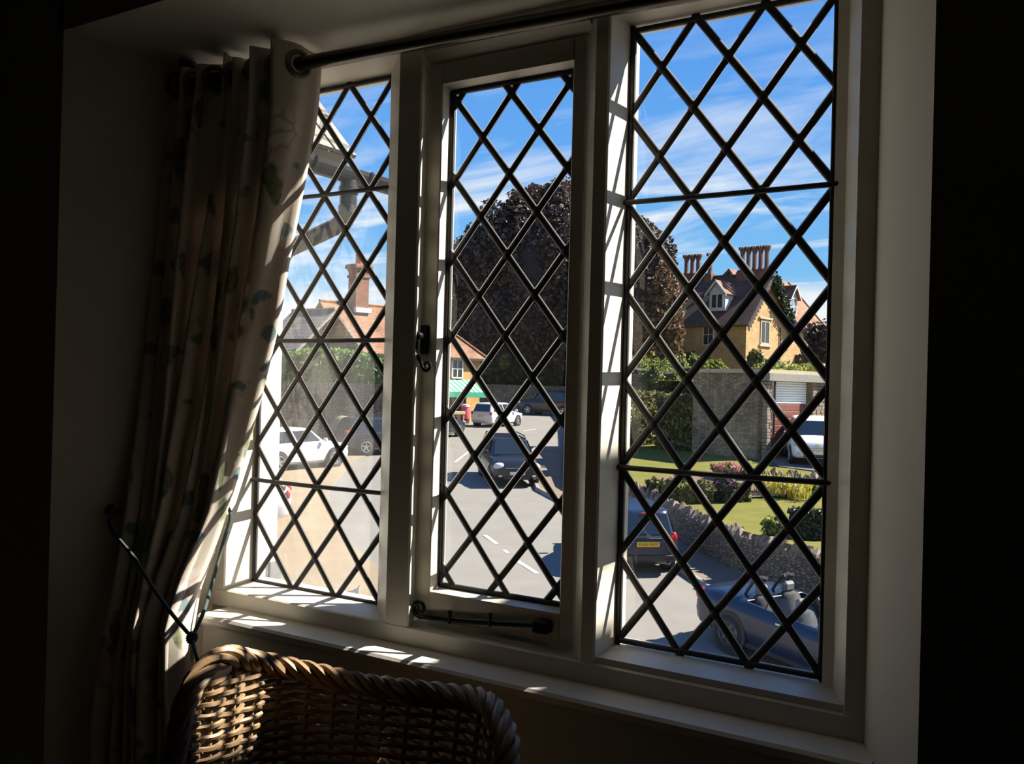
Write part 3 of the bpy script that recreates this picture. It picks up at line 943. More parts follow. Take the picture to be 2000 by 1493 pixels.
# even spacing
L_ = [0.0]
for i in range(1, len(rim)):
    L_.append(L_[-1] + (rim[i] - rim[i - 1]).length)
def rimat(s):
    s = max(0, min(L_[-1], s))
    i = min(max(1, int(np.searchsorted(L_, s))), len(rim) - 1)
    t = (s - L_[i - 1]) / max(1e-9, L_[i] - L_[i - 1])
    return rim[i - 1].lerp(rim[i], t)
chair = empty('wicker_armchair', (-0.83, 0.74, 0.0), label='honey brown woven wicker armchair under the window sill', cat='chair')
cen = Vector((-0.83, 0.70, 0))
TOT = L_[-1]
NST = 46
SEAT = CZ - 1.06
def surf(s, z):
    """point on the woven shell below the rim at arc s, height z, leaning inwards a little"""
    p = rimat(s)
    k = max(0.0, p.z - z)
    d_ = (cen - p); d_.z = 0
    q = p + d_.normalized() * min(0.06, 0.12 * k)
    return Vector((q.x, q.y, z))
def nrm_in(s):
    a, b = rimat(s - .01), rimat(s + .01)
    t_ = b - a; t_.z = 0
    n_ = Vector((-t_.y, t_.x, 0))
    n_ = n_.normalized() if n_.length > 0 else Vector((0, -1, 0))
    p = rimat(s)
    if n_.dot(cen - p) < 0: n_ = -n_
    return n_
for k in range(NST + 1):
    s = TOT * k / NST
    p = rimat(s)
    path = [p + Vector((0, 0, -0.004))] + [surf(s, lerp(p.z, SEAT, j / 4)) for j in range(1, 5)]
    sub(MB().tube(path, 0.0038, 6), 'stake', WICK, chair, True)
row = 0
z = CZ - 0.392
while z > SEAT:
    # stretches of the shell that reach up to this height
    s_list = [TOT * i / (NST * 4) for i in range(NST * 4 + 1)]
    ok = [rimat(s).z - 0.012 > z for s in s_list]
    i = 0
    while i < len(s_list):
        if not ok[i]:
            i += 1; continue
        j = i
        while j + 1 < len(s_list) and ok[j + 1]: j += 1
        if j - i >= 6:
            path = []
            for q in range(i, j + 1):
                ph = math.pi * (q / 4) + (math.pi if row % 2 else 0)
                path.append(surf(s_list[q], z + 0.0006 * math.sin(q * 1.3 + row)) + nrm_in(s_list[q]) * (0.0072 * math.sin(ph + math.pi / 2)))
            sub(MB().tube(path, 0.0037, 5, caps=False), 'weaver', WICK, chair, True)
        i = j + 1
    row += 1
    z -= 0.0072 if z > CZ - 0.72 else 0.0085
# rolled and plaited border
for k in range(5):
    path = []
    n_ = 260
    for i in range(n_ + 1):
        s = TOT * i / n_
        ph = s / 0.145 * 2 * math.pi + k * 2 * math.pi / 5
        p = rimat(s)
        a, b = rimat(s - .01), rimat(s + .01)
        t_ = (b - a).normalized()
        n1 = nrm_in(s); n1 = (n1 - t_ * n1.dot(t_)).normalized(); n2 = t_.cross(n1)
        path.append(p + n1 * (0.0105 * math.cos(ph)) + n2 * (0.0105 * math.sin(ph)))
    sub(MB().tube(path, 0.0062, 6), 'border_strand', WICK, chair, True)
# seat, seat frame and legs
ring = [surf(TOT * i / 40, SEAT) for i in range(41)]
m = MB(); m.add([tuple(p) for p in ring] + [tuple(p - Vector((0, 0, .03))) for p in ring], [tuple(range(41)), tuple(range(81, 40, -1))] + [(i, (i + 1) % 41, 41 + (i + 1) % 41, 41 + i) for i in range(41)])
sub(m, 'seat', WICK, chair)
sub(MB().tube(ring, 0.016, 8, closed=True), 'seat_frame', WICK, chair, True)
for X, Y in ((-1.02, 0.47), (-0.63, 0.47), (-1.02, 0.98), (-0.66, 0.98)):
    sub(MB().tube([(X, Y, SEAT - 0.01), (X + (0.01 if X > -.8 else -.01), Y, SEAT / 2), (X + (0.025 if X > -.8 else -.025), Y, 0.0)], 0.017, 10), 'leg', WICK, chair, True)
# ------------------------------------------------------------------ the street: ground surfaces
ASPH = mat('worn_asphalt', (0.178, 0.165, 0.146), 0.95, var=(0.205, 0.190, 0.168), scale=0.9, bump=0.15, bscale=30, spec=0.2)
SAND = mat('sandy_paving', (0.27, 0.205, 0.13), 0.95, var=(0.22, 0.175, 0.118), scale=1.3, bump=0.2, bscale=20, spec=0.2)
PAVE = mat('footway_tarmac', (0.20, 0.155, 0.11), 0.95, var=(0.165, 0.13, 0.10), scale=1.5, bump=0.2, bscale=25, spec=0.2)
KERB = mat('kerb_stone_grey', (0.26, 0.245, 0.22), 0.9, var=(0.2, 0.19, 0.17), scale=6, bump=0.2)
MARK = mat('road_paint_white', (0.62, 0.60, 0.55), 0.8, var=(0.4, 0.39, 0.36), scale=9)
GRASS = mat('mown_grass', (0.115, 0.118, 0.024), 0.95, var=(0.155, 0.14, 0.036), scale=1.6, bump=0.6, bscale=60, spec=0.1)
SOIL = mat('bed_soil', (0.10, 0.07, 0.045), 1.0, var=(0.14, 0.10, 0.06), scale=8, bump=0.5, bscale=20)
DRIVE = mat('driveway_tarmac', (0.10, 0.098, 0.10), 0.9, var=(0.13, 0.125, 0.12), scale=2, bump=0.2)

ds = [-30, -10, 3, 6] + list(range(8, 80, 2)) + [85, 95, 110, 140, 200, 300]
us = [-90, -50, -30] + list(range(-24, 26, 4)) + [32, 50, 90]
road = MB().grid([[O(u, d, G(d)) for u in us] for d in ds]).build('road', ASPH, None, True, kind='structure')
tag(road, 'sunlit grey asphalt road running up the street', kind='structure')
for i, (a, b, wd) in enumerate((((889, 903), (916, 882), .11), ((947, 1046), (970, 1063), .12), ((1010, 1096), (1049, 1121), .12), ((1022, 843), (1046, 839), .12), ((985, 1075), (992, 1081), .1))):
    p, q = on_ground(*a), on_ground(*b)
    P_, Q_ = Vector((p[0], p[1], 0)), Vector((q[0], q[1], 0))
    t_ = (Q_ - P_).normalized(); n_ = Vector((-t_.y, t_.x, 0)) * wd / 2
    vv = []
    k = 6
    for j in range(k + 1):
        c_ = P_.lerp(Q_, j / k)
        for sg in (1, -1):
            e_ = c_ + n_ * sg
            vv.append(O(e_.x, e_.y, G(e_.y) + 0.006))
    MB().add(vv, [(2 * j, 2 * j + 1, 2 * j + 3, 2 * j + 2) for j in range(k)]).build('road_marking', MARK, road, world=True)
dr = on_ground(1062, 988)
MB().box((-0.25, -0.25, 0.002), (0.25, 0.25, 0.012)).build('drain_cover', mat('drain_iron', (0.05, 0.048, 0.045), 0.6, 0.5), road, world=True).location = O(dr[0], dr[1], G(dr[1])) - road.location

# paved forecourt on the left
BU = sorted([on_ground(*p)[::-1] for p in ((900, 1250), (740, 1112), (658, 1040), (640, 965), (690, 900), (745, 880), (800, 862), (905, 833), (938, 823))])
def bu(d): return float(np.interp(d, [b[0] for b in BU], [b[1] for b in BU]))
dd = [7 + 0.8 * i for i in range(int((64 - 7) / 0.8) + 1)]
rows_ = [[O(bu(d), d, G(d) + 0.0), O(bu(d), d, G(d) + 0.03), O(bu(d) - 2, d, G(d) + 0.045), O(bu(d) - 8, d, G(d) + 0.07), O(bu(d) - 40, d, G(d) + 0.1)] for d in dd]
pl = MB().grid(rows_).build('pavement_left', SAND, None, True, kind='structure')
tag(pl, 'sandy paved forecourt beside the white wall', kind='structure')

KL = [(8, 12.5), (12, 9.6), (14.7, 7.5), (16.6, 6.0), (18.3, 5.02), (20, 4.38), (22.3, 3.86), (28, 2.3), (32.5, 0.98), (38, 0.75), (45, 1.1), (47.5, 3.2)]
WL = [(8, 15.5), (12, 12), (14.7, 9.4), (17, 7.35), (18.5, 6.2), (21.8, 5.05), (24.5, 4.4), (27.9, 3.62), (33, 2.5), (40, 2.35), (45.5, 2.7)]
def ku(d): return float(np.interp(d, [k[0] for k in KL], [k[1] for k in KL]))
def wu(d): return float(np.interp(d, [k[0] for k in WL], [k[1] for k in WL]))
dd = [8 + 0.75 * i for i in range(50)]
pr_ = MB().grid([[O(ku(d), d, G(d)), O(ku(d) + .02, d, G(d) + .11), O(lerp(ku(d), wu(d), .5), d, G(d) + .115), O(wu(d) + .1, d, G(d) + .12)] for d in dd]).build('pavement_right', PAVE, None, True, kind='structure')
tag(pr_, 'narrow tarmac footway under the rubble garden wall', kind='structure')
kme = bpy.data.meshes.new('kerb_stone')
tmp = MB().bbox((-0.065, -0.445, -0.1), (0.065, 0.445, 0.125), 0.015)
kme.from_pydata(tmp.v, [], tmp.f); kme.materials.append(KERB)
d = 10.0
while d < 45:
    d2 = d + 0.9
    a, b = O(ku(d), d, G(d)), O(ku(d2), d2, G(d2))
    mid = (a + b) / 2
    t_ = b - a
    o = share('kerb_stone', kme, pr_, mid - pr_.location + Vector((0, 0, 0.004)), (math.atan2(t_.z, math.hypot(t_.x, t_.y)), 0, math.atan2(t_.y, t_.x) - math.pi / 2))
    o.scale = (1, t_.length / 0.905, 1)
    d = d2

# garden behind the wall
LT = [(8, -3.6), (16, -3.22), (20, -3.17), (26, -3.15), (28.5, -2.82), (31, -2.5), (36, -2.3), (41, -2.0), (46, -1.2), (60, 0.3), (90, 1.0)]
def LZ(d): return float(np.interp(d, [k[0] for k in LT], [k[1] for k in LT]))
dd = [8 + 1.0 * i for i in range(40)]
rows_ = []
for d in dd:
    w0 = wu(min(d, 45.5)) + 0.18
    rows_.append([O(w0, d, G(d) + .05), O(w0, d, min(LZ(d), -0.0))] + [O(w0 + x, d, LZ(d) + 0.05 * math.sin(x * .7 + d * .5)) for x in (1, 2, 3, 4.5, 6, 8, 11, 15, 22, 32)])
lawn = MB().grid(rows_).build('lawn', GRASS, None, True, kind='structure')
tag(lawn, 'sunlit mown lawn sloping up behind the rubble wall', kind='structure')
ug = MB().grid([[O(u, d, z) for u in (6, 10, 14, 18, 24, 34, 50)] for d, z in ((38, 0.35), (44, 0.5), (52, 0.55), (62, 0.6), (80, 0.8))]).build('ground_terrace', GRASS, None, True, kind='structure')
tag(ug, 'raised garden ground around the stone house', kind='structure')
def patch(name, pxs, m, dz, label, zf=LZ):
    """flat irregular patch lying on the lawn, given by picture points"""
    pts = []
    for px, py in pxs:
        r = ray(px, py); k = r.dot(FW)
        lo, hi = 14.0, 45.0
        for _ in range(40):
            mm = (lo + hi) / 2
            if (r.z / k) * mm < zf(mm): hi = mm
            else: lo = mm
        p = r * (lo / k)
        pts.append((p.dot(RT), lo))
    c = (sum(p[0] for p in pts) / len(pts), sum(p[1] for p in pts) / len(pts))
    rings = []
    for f in (1, .75, .5, .25, .02):
        rr = []
        for p in pts:
            u, d = lerp(c[0], p[0], f), lerp(c[1], p[1], f)
            rr.append(O(u, d, zf(d) + dz))
        rings.append(rr)
    o = MB().grid(rings, closed=True).build(name, m, None, True, kind='structure')
    tag(o, label, kind='structure')
    return o
patch('driveway', [(1478, 886), (1560, 868), (1680, 868), (1720, 935), (1600, 925), (1520, 915)], DRIVE, 0.07, 'dark driveway in front of the garages')
patch('flower_bed', [(1255, 955), (1285, 936), (1400, 926), (1480, 930), (1580, 948), (1605, 958), (1560, 970), (1460, 976), (1380, 982), (1305, 978)], SOIL, 0.06, 'planted bed crossing the lawn')

# ------------------------------------------------------------------ walls of rubble stone
RUB = rubble_mat('rubble_limestone', ((0.10, 0.08, 0.055), (0.19, 0.15, 0.10), (0.25, 0.20, 0.14)), (0.055, 0.045, 0.03), 0.19, 0.07)
RUBD = rubble_mat('weathered_rubble', ((0.15, 0.115, 0.068), (0.23, 0.18, 0.105), (0.29, 0.23, 0.14)), (0.125, 0.097, 0.057), 0.17, 0.07, bump=0.4, noise=0.55)
COPE = mat('coping_limestone', (0.27, 0.205, 0.15), 0.95, var=(0.15, 0.12, 0.095), scale=7, bump=0.6, bscale=18)
RUB_G = rubble_mat('garden_wall_rubble', ((0.10, 0.08, 0.055), (0.19, 0.15, 0.10), (0.25, 0.20, 0.14)), (0.055, 0.045, 0.03), 0.17, 0.06, along=(-0.6, 0.8))
def wtop(d): return max(-3.36, G(d) + 0.74)
gw0 = O(wu(24), 24, G(24))
gw = empty('garden_wall', gw0, label='low rubble stone garden wall with jagged upright coping stones', cat='wall')
dd = [8 + 0.5 * i for i in range(76)]
th = 0.34
rows_ = [[O(wu(d), d, G(d) - .05), O(wu(d) + .015, d, wtop(d)), O(wu(d) + th, d, wtop(d)), O(wu(d) + th, d, G(d) - .05)] for d in dd]
m = MB().grid(rows_)
m.build('wall_body', RUB_G, gw, world=True)
rnd = random.Random(7)
variants = []
for k in range(8):
    w_, dp, h = rnd.uniform(.034, .055), rnd.uniform(.12, .16), rnd.uniform(.17, .32)
    vv = []
    for (z, s) in ((0, 1.0), (h * .55, rnd.uniform(.9, 1.1)), (h, rnd.uniform(.15, .55))):
        for (x, y) in ((-1, -1), (0, -1.15), (1, -1), (1.1, 0), (1, 1), (0, 1.1), (-1, 1), (-1.05, 0)):
            vv.append((x * w_ * s + rnd.uniform(-.012, .012) + (.02 * (z / h) if k % 2 else -.02 * z / h), y * dp * s + rnd.uniform(-.02, .02), z + rnd.uniform(-.02, .02) * (z > 0)))
    ff = [tuple(range(7, -1, -1)), tuple(range(16, 24))]
    for r_ in range(2):
        for i in range(8):
            ff.append((r_ * 8 + i, r_ * 8 + (i + 1) % 8, r_ * 8 + 8 + (i + 1) % 8, r_ * 8 + 8 + i))
    me = bpy.data.meshes.new('coping_stone'); me.from_pydata(vv, [], ff); me.materials.append(COPE)
    variants.append(me)
d = 14.5
while d < 40:
    step = rnd.uniform(.085, .125)
    p = O(wu(d) + th / 2, d, wtop(d) - .015)
    t_ = O(wu(d + .1), d + .1) - O(wu(d), d)
    share('coping_stone', rnd.choice(variants), gw, p - gw0, (rnd.uniform(-.15, .15), rnd.uniform(-.4, .4), math.atan2(t_.y, t_.x) + rnd.uniform(-.4, .4)), (1, 1, rnd.uniform(.65, 1.25)))
    d += step

# ------------------------------------------------------------------ foliage
def leaves(rng, P, Nn, size, jitter=1.0, aspect=1.6):
    """P: (n,3) positions -> crossed leaf quads"""
    n = len(P)
    a = rng.normal(size=(n, 3)); a /= np.linalg.norm(a, axis=1)[:, None]
    if Nn is not None:
        a = a * jitter + Nn; a /= np.linalg.norm(a, axis=1)[:, None]
    r = rng.normal(size=(n, 3))
    t = np.cross(a, r); t /= np.linalg.norm(t, axis=1)[:, None] + 1e-9
    b = np.cross(a, t)
    s = size * rng.uniform(.55, 1.35, n)[:, None]
    V = np.empty((n, 4, 3))
    V[:, 0] = P - t * s * .5 * aspect
    V[:, 1] = P + b * s * .5
    V[:, 2] = P + t * s * .5 * aspect
    V[:, 3] = P - b * s * .5
    return V.reshape(-1, 3)
def leafmesh(name, V, m, parent, kind='stuff', loc=None):
    n = len(V) // 4
    me = bpy.data.meshes.new(name)
    if loc is None:
        loc = wm(parent).translation
    V = V - np.array(loc)
    me.vertices.add(4 * n); me.vertices.foreach_set('co', V.astype(np.float32).ravel())
    me.loops.add(4 * n); me.loops.foreach_set('vertex_index', np.arange(4 * n, dtype=np.int32))
    me.polygons.add(n); me.polygons.foreach_set('loop_start', np.arange(0, 4 * n, 4, dtype=np.int32))
    try: me.polygons.foreach_set('loop_total', np.full(n, 4, dtype=np.int32))
    except Exception: pass
    me.update(calc_edges=True)
    me.materials.append(m)
    o = bpy.data.objects.new(name, me); COL.objects.link(o)
    o.parent = parent
    if kind: o['kind'] = kind
    return o
def shell(rng, c, r, n, lo=0.75, lump=0.18, zmin=None):
    """points in the outer shell of a lumpy ellipsoid"""
    d = rng.normal(size=(n, 3)); d /= np.linalg.norm(d, axis=1)[:, None]
    ph = np.sin(d[:, 0] * 5 + c[0]) * np.sin(d[:, 1] * 5.5 + c[1] * 1.3) + np.sin(d[:, 2] * 6 + c[2]) * 0.6 + 0.5 * np.sin(d[:, 0] * 13 + d[:, 2] * 11)
    k = rng.uniform(lo, 1.0, n) * (1 + lump * ph)
    P = np.array(c) + d * k[:, None] * np.array(r)
    if zmin is not None:
        keep = P[:, 2] > zmin
        P, d = P[keep], d[keep]
    return P, d
def lumpy(c, r, sub=16, lump=.12, seed=0):
    m = MB()
    rows_ = []
    for i in range(sub + 1):
        th_ = math.pi * i / sub
        row_ = []
        for k in range(sub * 2):
            a = math.pi * k / sub
            d_ = Vector((math.sin(th_) * math.cos(a), math.sin(th_) * math.sin(a), math.cos(th_)))
            f = 1 + lump * (math.sin(d_.x * 5 + seed) * math.sin(d_.y * 5 + seed * 2) + .6 * math.sin(d_.z * 6 + seed))
            row_.append((c[0] + d_.x * r[0] * f, c[1] + d_.y * r[1] * f, c[2] + d_.z * r[2] * f))
        rows_.append(row_)
    return m.grid(rows_, closed=True)
LEAF_COPPER = mat('copper_beech_leaf', (0.05, 0.03, 0.03), 0.6, island=((0.018, 0.014, 0.018), (0.035, 0.022, 0.024), (0.06, 0.034, 0.026), (0.10, 0.055, 0.03), (0.03, 0.028, 0.02)), trans=0.25)
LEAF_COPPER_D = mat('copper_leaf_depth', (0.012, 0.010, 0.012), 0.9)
LEAF_RUSSET = mat('russet_leaf', (0.12, 0.06, 0.03), 0.6, island=((0.05, 0.03, 0.02), (0.14, 0.075, 0.035), (0.20, 0.11, 0.05), (0.08, 0.06, 0.03)), trans=0.3)
LEAF_GREEN = mat('bright_green_leaf', (0.10, 0.17, 0.03), 0.55, island=((0.06, 0.09, 0.018), (0.13, 0.17, 0.03), (0.30, 0.31, 0.05), (0.20, 0.24, 0.05)), trans=0.55)
LEAF_HEDGE = mat('clipped_hedge_leaf', (0.05, 0.09, 0.02), 0.55, island=((0.05, 0.06, 0.016), (0.10, 0.11, 0.026), (0.19, 0.18, 0.045), (0.24, 0.18, 0.06)), trans=0.4)
LEAF_YEW = mat('yew_hedge_leaf', (0.05, 0.13, 0.02), 0.6, island=((0.06, 0.13, 0.025), (0.11, 0.22, 0.035), (0.18, 0.30, 0.05)), trans=0.3)
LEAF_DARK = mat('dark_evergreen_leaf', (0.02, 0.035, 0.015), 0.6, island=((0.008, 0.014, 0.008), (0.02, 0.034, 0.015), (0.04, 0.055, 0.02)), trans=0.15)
LEAF_YELLOW = mat('yellow_strap_leaf', (0.45, 0.38, 0.05), 0.5, island=((0.25, 0.27, 0.04), (0.45, 0.40, 0.06), (0.55, 0.45, 0.08)), trans=0.4)
PINK = mat('pink_petal', (0.5, 0.12, 0.2), 0.6, island=((0.45, 0.08, 0.16), (0.62, 0.2, 0.32), (0.5, 0.16, 0.14)), trans=0.3)
MAUVE = mat('mauve_petal', (0.4, 0.1, 0.4), 0.6, island=((0.38, 0.08, 0.36), (0.55, 0.22, 0.5)), trans=0.3)
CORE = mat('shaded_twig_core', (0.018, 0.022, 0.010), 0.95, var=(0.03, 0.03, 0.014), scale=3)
BARK = mat('grey_bark', (0.09, 0.075, 0.06), 0.9, var=(0.06, 0.05, 0.04), scale=5, bump=0.4)

def bush(name, label, cat, c, r, n, size, m, seed=1, lump=.15, lo=.8, extra=None, core=True, group=None):
    """c is the world centre of the crown"""
    rng = np.random.default_rng(seed)
    root = empty(name, (c[0], c[1], c[2] - r[2]), label=label, cat=cat, group=group)
    P, d_ = shell(rng, c, r, n, lo, lump)
    leafmesh('foliage', leaves(rng, P, d_, size), m, root)
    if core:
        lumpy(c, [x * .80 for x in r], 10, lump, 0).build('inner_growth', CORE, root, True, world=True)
    MB().tube([(c[0], c[1], c[2] - r[2]), (c[0], c[1], c[2])], 0.05, 6).build('stem', BARK, root, True, world=True)
    if extra:
        for nm, mm, cnt, sz, zf in extra:
            P, d_ = shell(rng, c, [x * 1.03 for x in r], cnt, .97, lump)
            k = P[:, 2] > c[2] + zf * r[2]
            leafmesh(nm, leaves(rng, P[k], d_[k], sz, aspect=1.0), mm, root)
    return root
def clipped(name, label, c, half, h, rot, m, n, size, seed=3, dome=0.0):
    """box hedge: base centre c (world), half sizes, height, turned by rot"""
    rng = np.random.default_rng(seed)
    root = empty(name, c, (0, 0, 0), label=label, cat='hedge')
    hx_, hy_ = half
    ca, sa = math.cos(rot), math.sin(rot)
    A = [(2 * hx_ * h, 0), (2 * hx_ * h, 1), (2 * hy_ * h, 2), (2 * hy_ * h, 3), (4 * hx_ * hy_, 4)]
    tot = sum(a for a, _ in A)
    PP, NN = [], []
    for a, f in A:
        k = int(n * a / tot)
        u, v = rng.uniform(-1, 1, k), rng.uniform(0, 1, k)
        if f == 0: P = np.stack([u * hx_, -hy_ + 0 * u, v * h], 1); nn = (0, -1, 0)
        elif f == 1: P = np.stack([u * hx_, hy_ + 0 * u, v * h], 1); nn = (0, 1, 0)
        elif f == 2: P = np.stack([-hx_ + 0 * u, u * hy_, v * h], 1); nn = (-1, 0, 0)
        elif f == 3: P = np.stack([hx_ + 0 * u, u * hy_, v * h], 1); nn = (1, 0, 0)
        else: P = np.stack([u * hx_, (v * 2 - 1) * hy_, h + 0 * u], 1); nn = (0, 0, 1)
        P += rng.normal(size=P.shape) * size * .45
        PP.append(P); NN.append(np.tile(nn, (k, 1)).astype(float))
    P, Nn = np.concatenate(PP), np.concatenate(NN)
    P[:, 2] -= dome * (P[:, 0] / hx_) ** 2 * (P[:, 2] / h)
    R_ = np.array([[ca, -sa, 0], [sa, ca, 0], [0, 0, 1]])
    V = leaves(rng, P @ R_.T, Nn @ R_.T, size) + np.array(c)
    leafmesh('foliage', V, m, root, loc=Vector(c))
    b = MB().box((-hx_ + .06, -hy_ + .06, 0), (hx_ - .06, hy_ - .06, h - .06))
    if dome:
        k = 12
        b = MB().grid([[(-hx_ + .06 + (2 * hx_ - .12) * i / k, y, z) for (y, z) in ((-hy_ + .06, 0), (-hy_ + .06, h - .08 - dome * (2 * i / k - 1) ** 2), (hy_ - .06, h - .08 - dome * (2 * i / k - 1) ** 2), (hy_ - .06, 0))] for i in range(k + 1)])
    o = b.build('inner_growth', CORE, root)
    o.rotation_euler = (0, 0, rot)
    return root

# the copper beech
rng = np.random.default_rng(11)
tr0 = O(3.9, 86, G(86))
tree = empty('copper_beech_tree', tr0, label='huge dark copper beech tree rising over the street', cat='tree')
MB().tube([tr0, tr0 + Vector((0.1, 0, 4)), tr0 + Vector((0, .3, 9)), tr0 + Vector((0, 0, 14))], [1.0, .8, .6, .3], 12).build('trunk', BARK, tree, True, world=True)
lobes = [(1075, 560, 86, 7.6, 9.2), (985, 520, 85, 4.4, 4.6), (930, 560, 84, 2.6, 3.4), (1075, 440, 86, 4.6, 3.6), (1170, 520, 87, 5.2, 6.2), (1262, 560, 79, 2.7, 4.8), (1245, 480, 80, 2.1, 2.4), (1000, 640, 84, 5.0, 4.0), (1110, 650, 83, 5.0, 3.8), (925, 640, 85, 2.6, 3.0), (1298, 620, 77, 1.3, 2.6), (1262, 650, 78, 1.7, 2.2), (1210, 600, 80, 3.2, 4.8)]
VV = []
for i, (px, py, d, ru, rz) in enumerate(lobes):
    c = at_d(px, py, d)
    n = int(1900 * (ru * rz) ** .95 / 3)
    P, dn = shell(rng, c, (ru, ru, rz), n, .80, .10)
    VV.append(leaves(rng, P, dn, .26))
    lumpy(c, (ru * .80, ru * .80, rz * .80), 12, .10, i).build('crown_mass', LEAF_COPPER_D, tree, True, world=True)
leafmesh('foliage', np.concatenate(VV), LEAF_COPPER, tree)
VV = []
for (px, py, d, ru, rz, n) in ((1300, 600, 75, 1.5, 3.2, 2800), (1262, 640, 75, 1.8, 2.6, 2200), (1318, 655, 75, .8, 1.6, 900)):
    P, dn = shell(rng, at_d(px, py, d), (ru, ru, rz), n, .35, .2)
    VV.append(leaves(rng, P, dn, .28))
leafmesh('drooping_branch_foliage', np.concatenate(VV), LEAF_RUSSET, tree)

# wall and shrubs in its shade at the end of the road
swc = O(2.0, 80, G(80))
MB().box((-7.5, 0, -.1), (9.5, .4, 2.1)).build('shaded_boundary_wall', RUBD, None)
o = bpy.data.objects['shaded_boundary_wall']; o.location = swc; o.rotation_euler = (0, 0, YAW)
o.data.transform(Matrix.Translation((0, 0, 0)))
tag(o, 'grey boundary wall in deep shade under the copper beech', 'wall')
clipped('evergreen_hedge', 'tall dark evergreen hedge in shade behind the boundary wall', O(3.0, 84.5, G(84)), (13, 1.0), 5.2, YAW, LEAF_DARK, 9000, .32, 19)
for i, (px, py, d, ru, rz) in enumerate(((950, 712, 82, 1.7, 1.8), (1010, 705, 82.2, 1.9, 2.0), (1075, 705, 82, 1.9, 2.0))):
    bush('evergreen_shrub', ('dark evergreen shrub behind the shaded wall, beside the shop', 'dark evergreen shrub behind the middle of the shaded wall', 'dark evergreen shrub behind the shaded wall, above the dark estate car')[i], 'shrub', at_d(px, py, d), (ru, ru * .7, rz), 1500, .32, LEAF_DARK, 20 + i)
bush('variegated_shrub', 'small yellow-green shrub catching light in front of dark evergreens', 'shrub', at_d(986, 707, 78.5), (.42, .4, .62), 260, .2, LEAF_GREEN, 33)

# ------------------------------------------------------------------ garden planting
Hb = lambda px, d, dz=0: O((px - 1000) / F * d, d, LZ(d) + dz)
clipped('garden_hedge', 'sunlit clipped hedge standing on the lawn by the house shrubs', Hb(1248, 37.4), (1.45, .45), 2.02, YAW + math.radians(46), LEAF_HEDGE, 8000, .12, 3)
clipped('garden_hedge', 'shaded dark clipped hedge against the tall rubble retaining wall', Hb(1334, 36.0), (.80, .5), 2.02, YAW - math.radians(18), LEAF_HEDGE, 6000, .12, 4)
for i, (px, py, d, ru, rz, lab) in enumerate(((1245, 735, 41, .75, .75, 'bright green bush above the sunlit clipped hedge'), (1290, 742, 39.2, .80, .80, 'bright green bush spilling over the shaded clipped hedge'), (1328, 728, 41, .50, .55, 'yellow-green bush at the left end of the tall rubble retaining wall'), (1362, 712, 43, .45, .36, 'yellow-green bush on top of the tall rubble retaining wall'), (1396, 716, 44, .45, .25, 'low yellow-green shrub on the retaining wall under the house corner'))):
    bush('green_bush', lab, 'bush', at_d(px, py, d), (ru, ru, rz), 4200, .075, LEAF_GREEN, 40 + i, .3, .55)
bush('red_leaved_shrub', 'small red-leaved shrub against the stone house', 'shrub', at_d(1385, 712, 47), (.28, .3, .42), 300, .12, LEAF_RUSSET, 51)
bush('grey_green_shrub', 'grey-green shrub against the sunlit gable', 'shrub', at_d(1475, 712, 58), (.55, .5, .85), 900, .15, LEAF_HEDGE, 52)
bush('green_bush', 'bright bush growing beside the gable downpipe', 'bush', at_d(1508, 716, 58), (.65, .5, .45), 900, .15, LEAF_GREEN, 53)
pt = bush('purple_leaved_tree', 'dark purple-leaved small tree right of the gable', 'tree', at_d(1602, 672, 56), (1.05, 1, 1.35), 2600, .17, LEAF_COPPER, 54, .25, .5, core=False)
MB().tube([at_d(1598, 760, 56), at_d(1602, 690, 56)], .08, 8).build('trunk', BARK, pt, True, world=True)
def lawn_d(px, py):
    r = ray(px, py); k = r.dot(FW)
    lo, hi = 14.0, 45.0
    for _ in range(40):
        mm = (lo + hi) / 2
        if (r.z / k) * mm < LZ(mm): hi = mm
        else: lo = mm
    return lo
bed = [(1283, 968, 26, 34, LEAF_HEDGE, 'olive shrub at the road end of the flower bed'), (1312, 980, 34, 46, LEAF_HEDGE, 'rounded olive shrub beside the lead bar in the flower bed'), (1345, 984, 34, 42, LEAF_GREEN, 'yellow-green shrub at the front of the flower bed'), (1378, 985, 34, 48, LEAF_HEDGE, 'olive shrub left of the mauve flowers'), (1418, 982, 38, 56, LEAF_DARK, 'dark leafy shrub with mauve flowers in the bed'), (1455, 980, 30, 36, LEAF_HEDGE, 'low olive shrub between mauve flowers and yellow leaves'), (1340, 948, 30, 30, LEAF_HEDGE, 'small olive shrub at the back of the bed'), (1425, 938, 46, 34, LEAF_GREEN, 'shrub covered in pink flowers at the back of the bed'), (1470, 940, 26, 26, LEAF_HEDGE, 'small shrub right of the pink flowers'), (1590, 965, 30, 26, LEAF_GREEN, 'low green shrub at the rockery end of the bed')]
for i, (px, py, wp, hp, mm, lab) in enumerate(bed):
    d = lawn_d(px, py)
    ex = None
    if 'covered in pink' in lab: ex = [('flowers', PINK, 520, .10, .0)]
    if 'with mauve' in lab: ex = [('flowers', MAUVE, 200, .08, -.2)]
    ru, rz = wp * .55 * d / F, hp * .5 * d / F
    b0 = O((px - 1000) / F * d, d, LZ(d))
    bush('bed_shrub', lab, 'shrub', b0 + Vector((0, 0, rz * .95)), (ru, ru, rz), 1500, .085, mm, 60 + i, .25, .6, ex, group='flower bed shrubs')
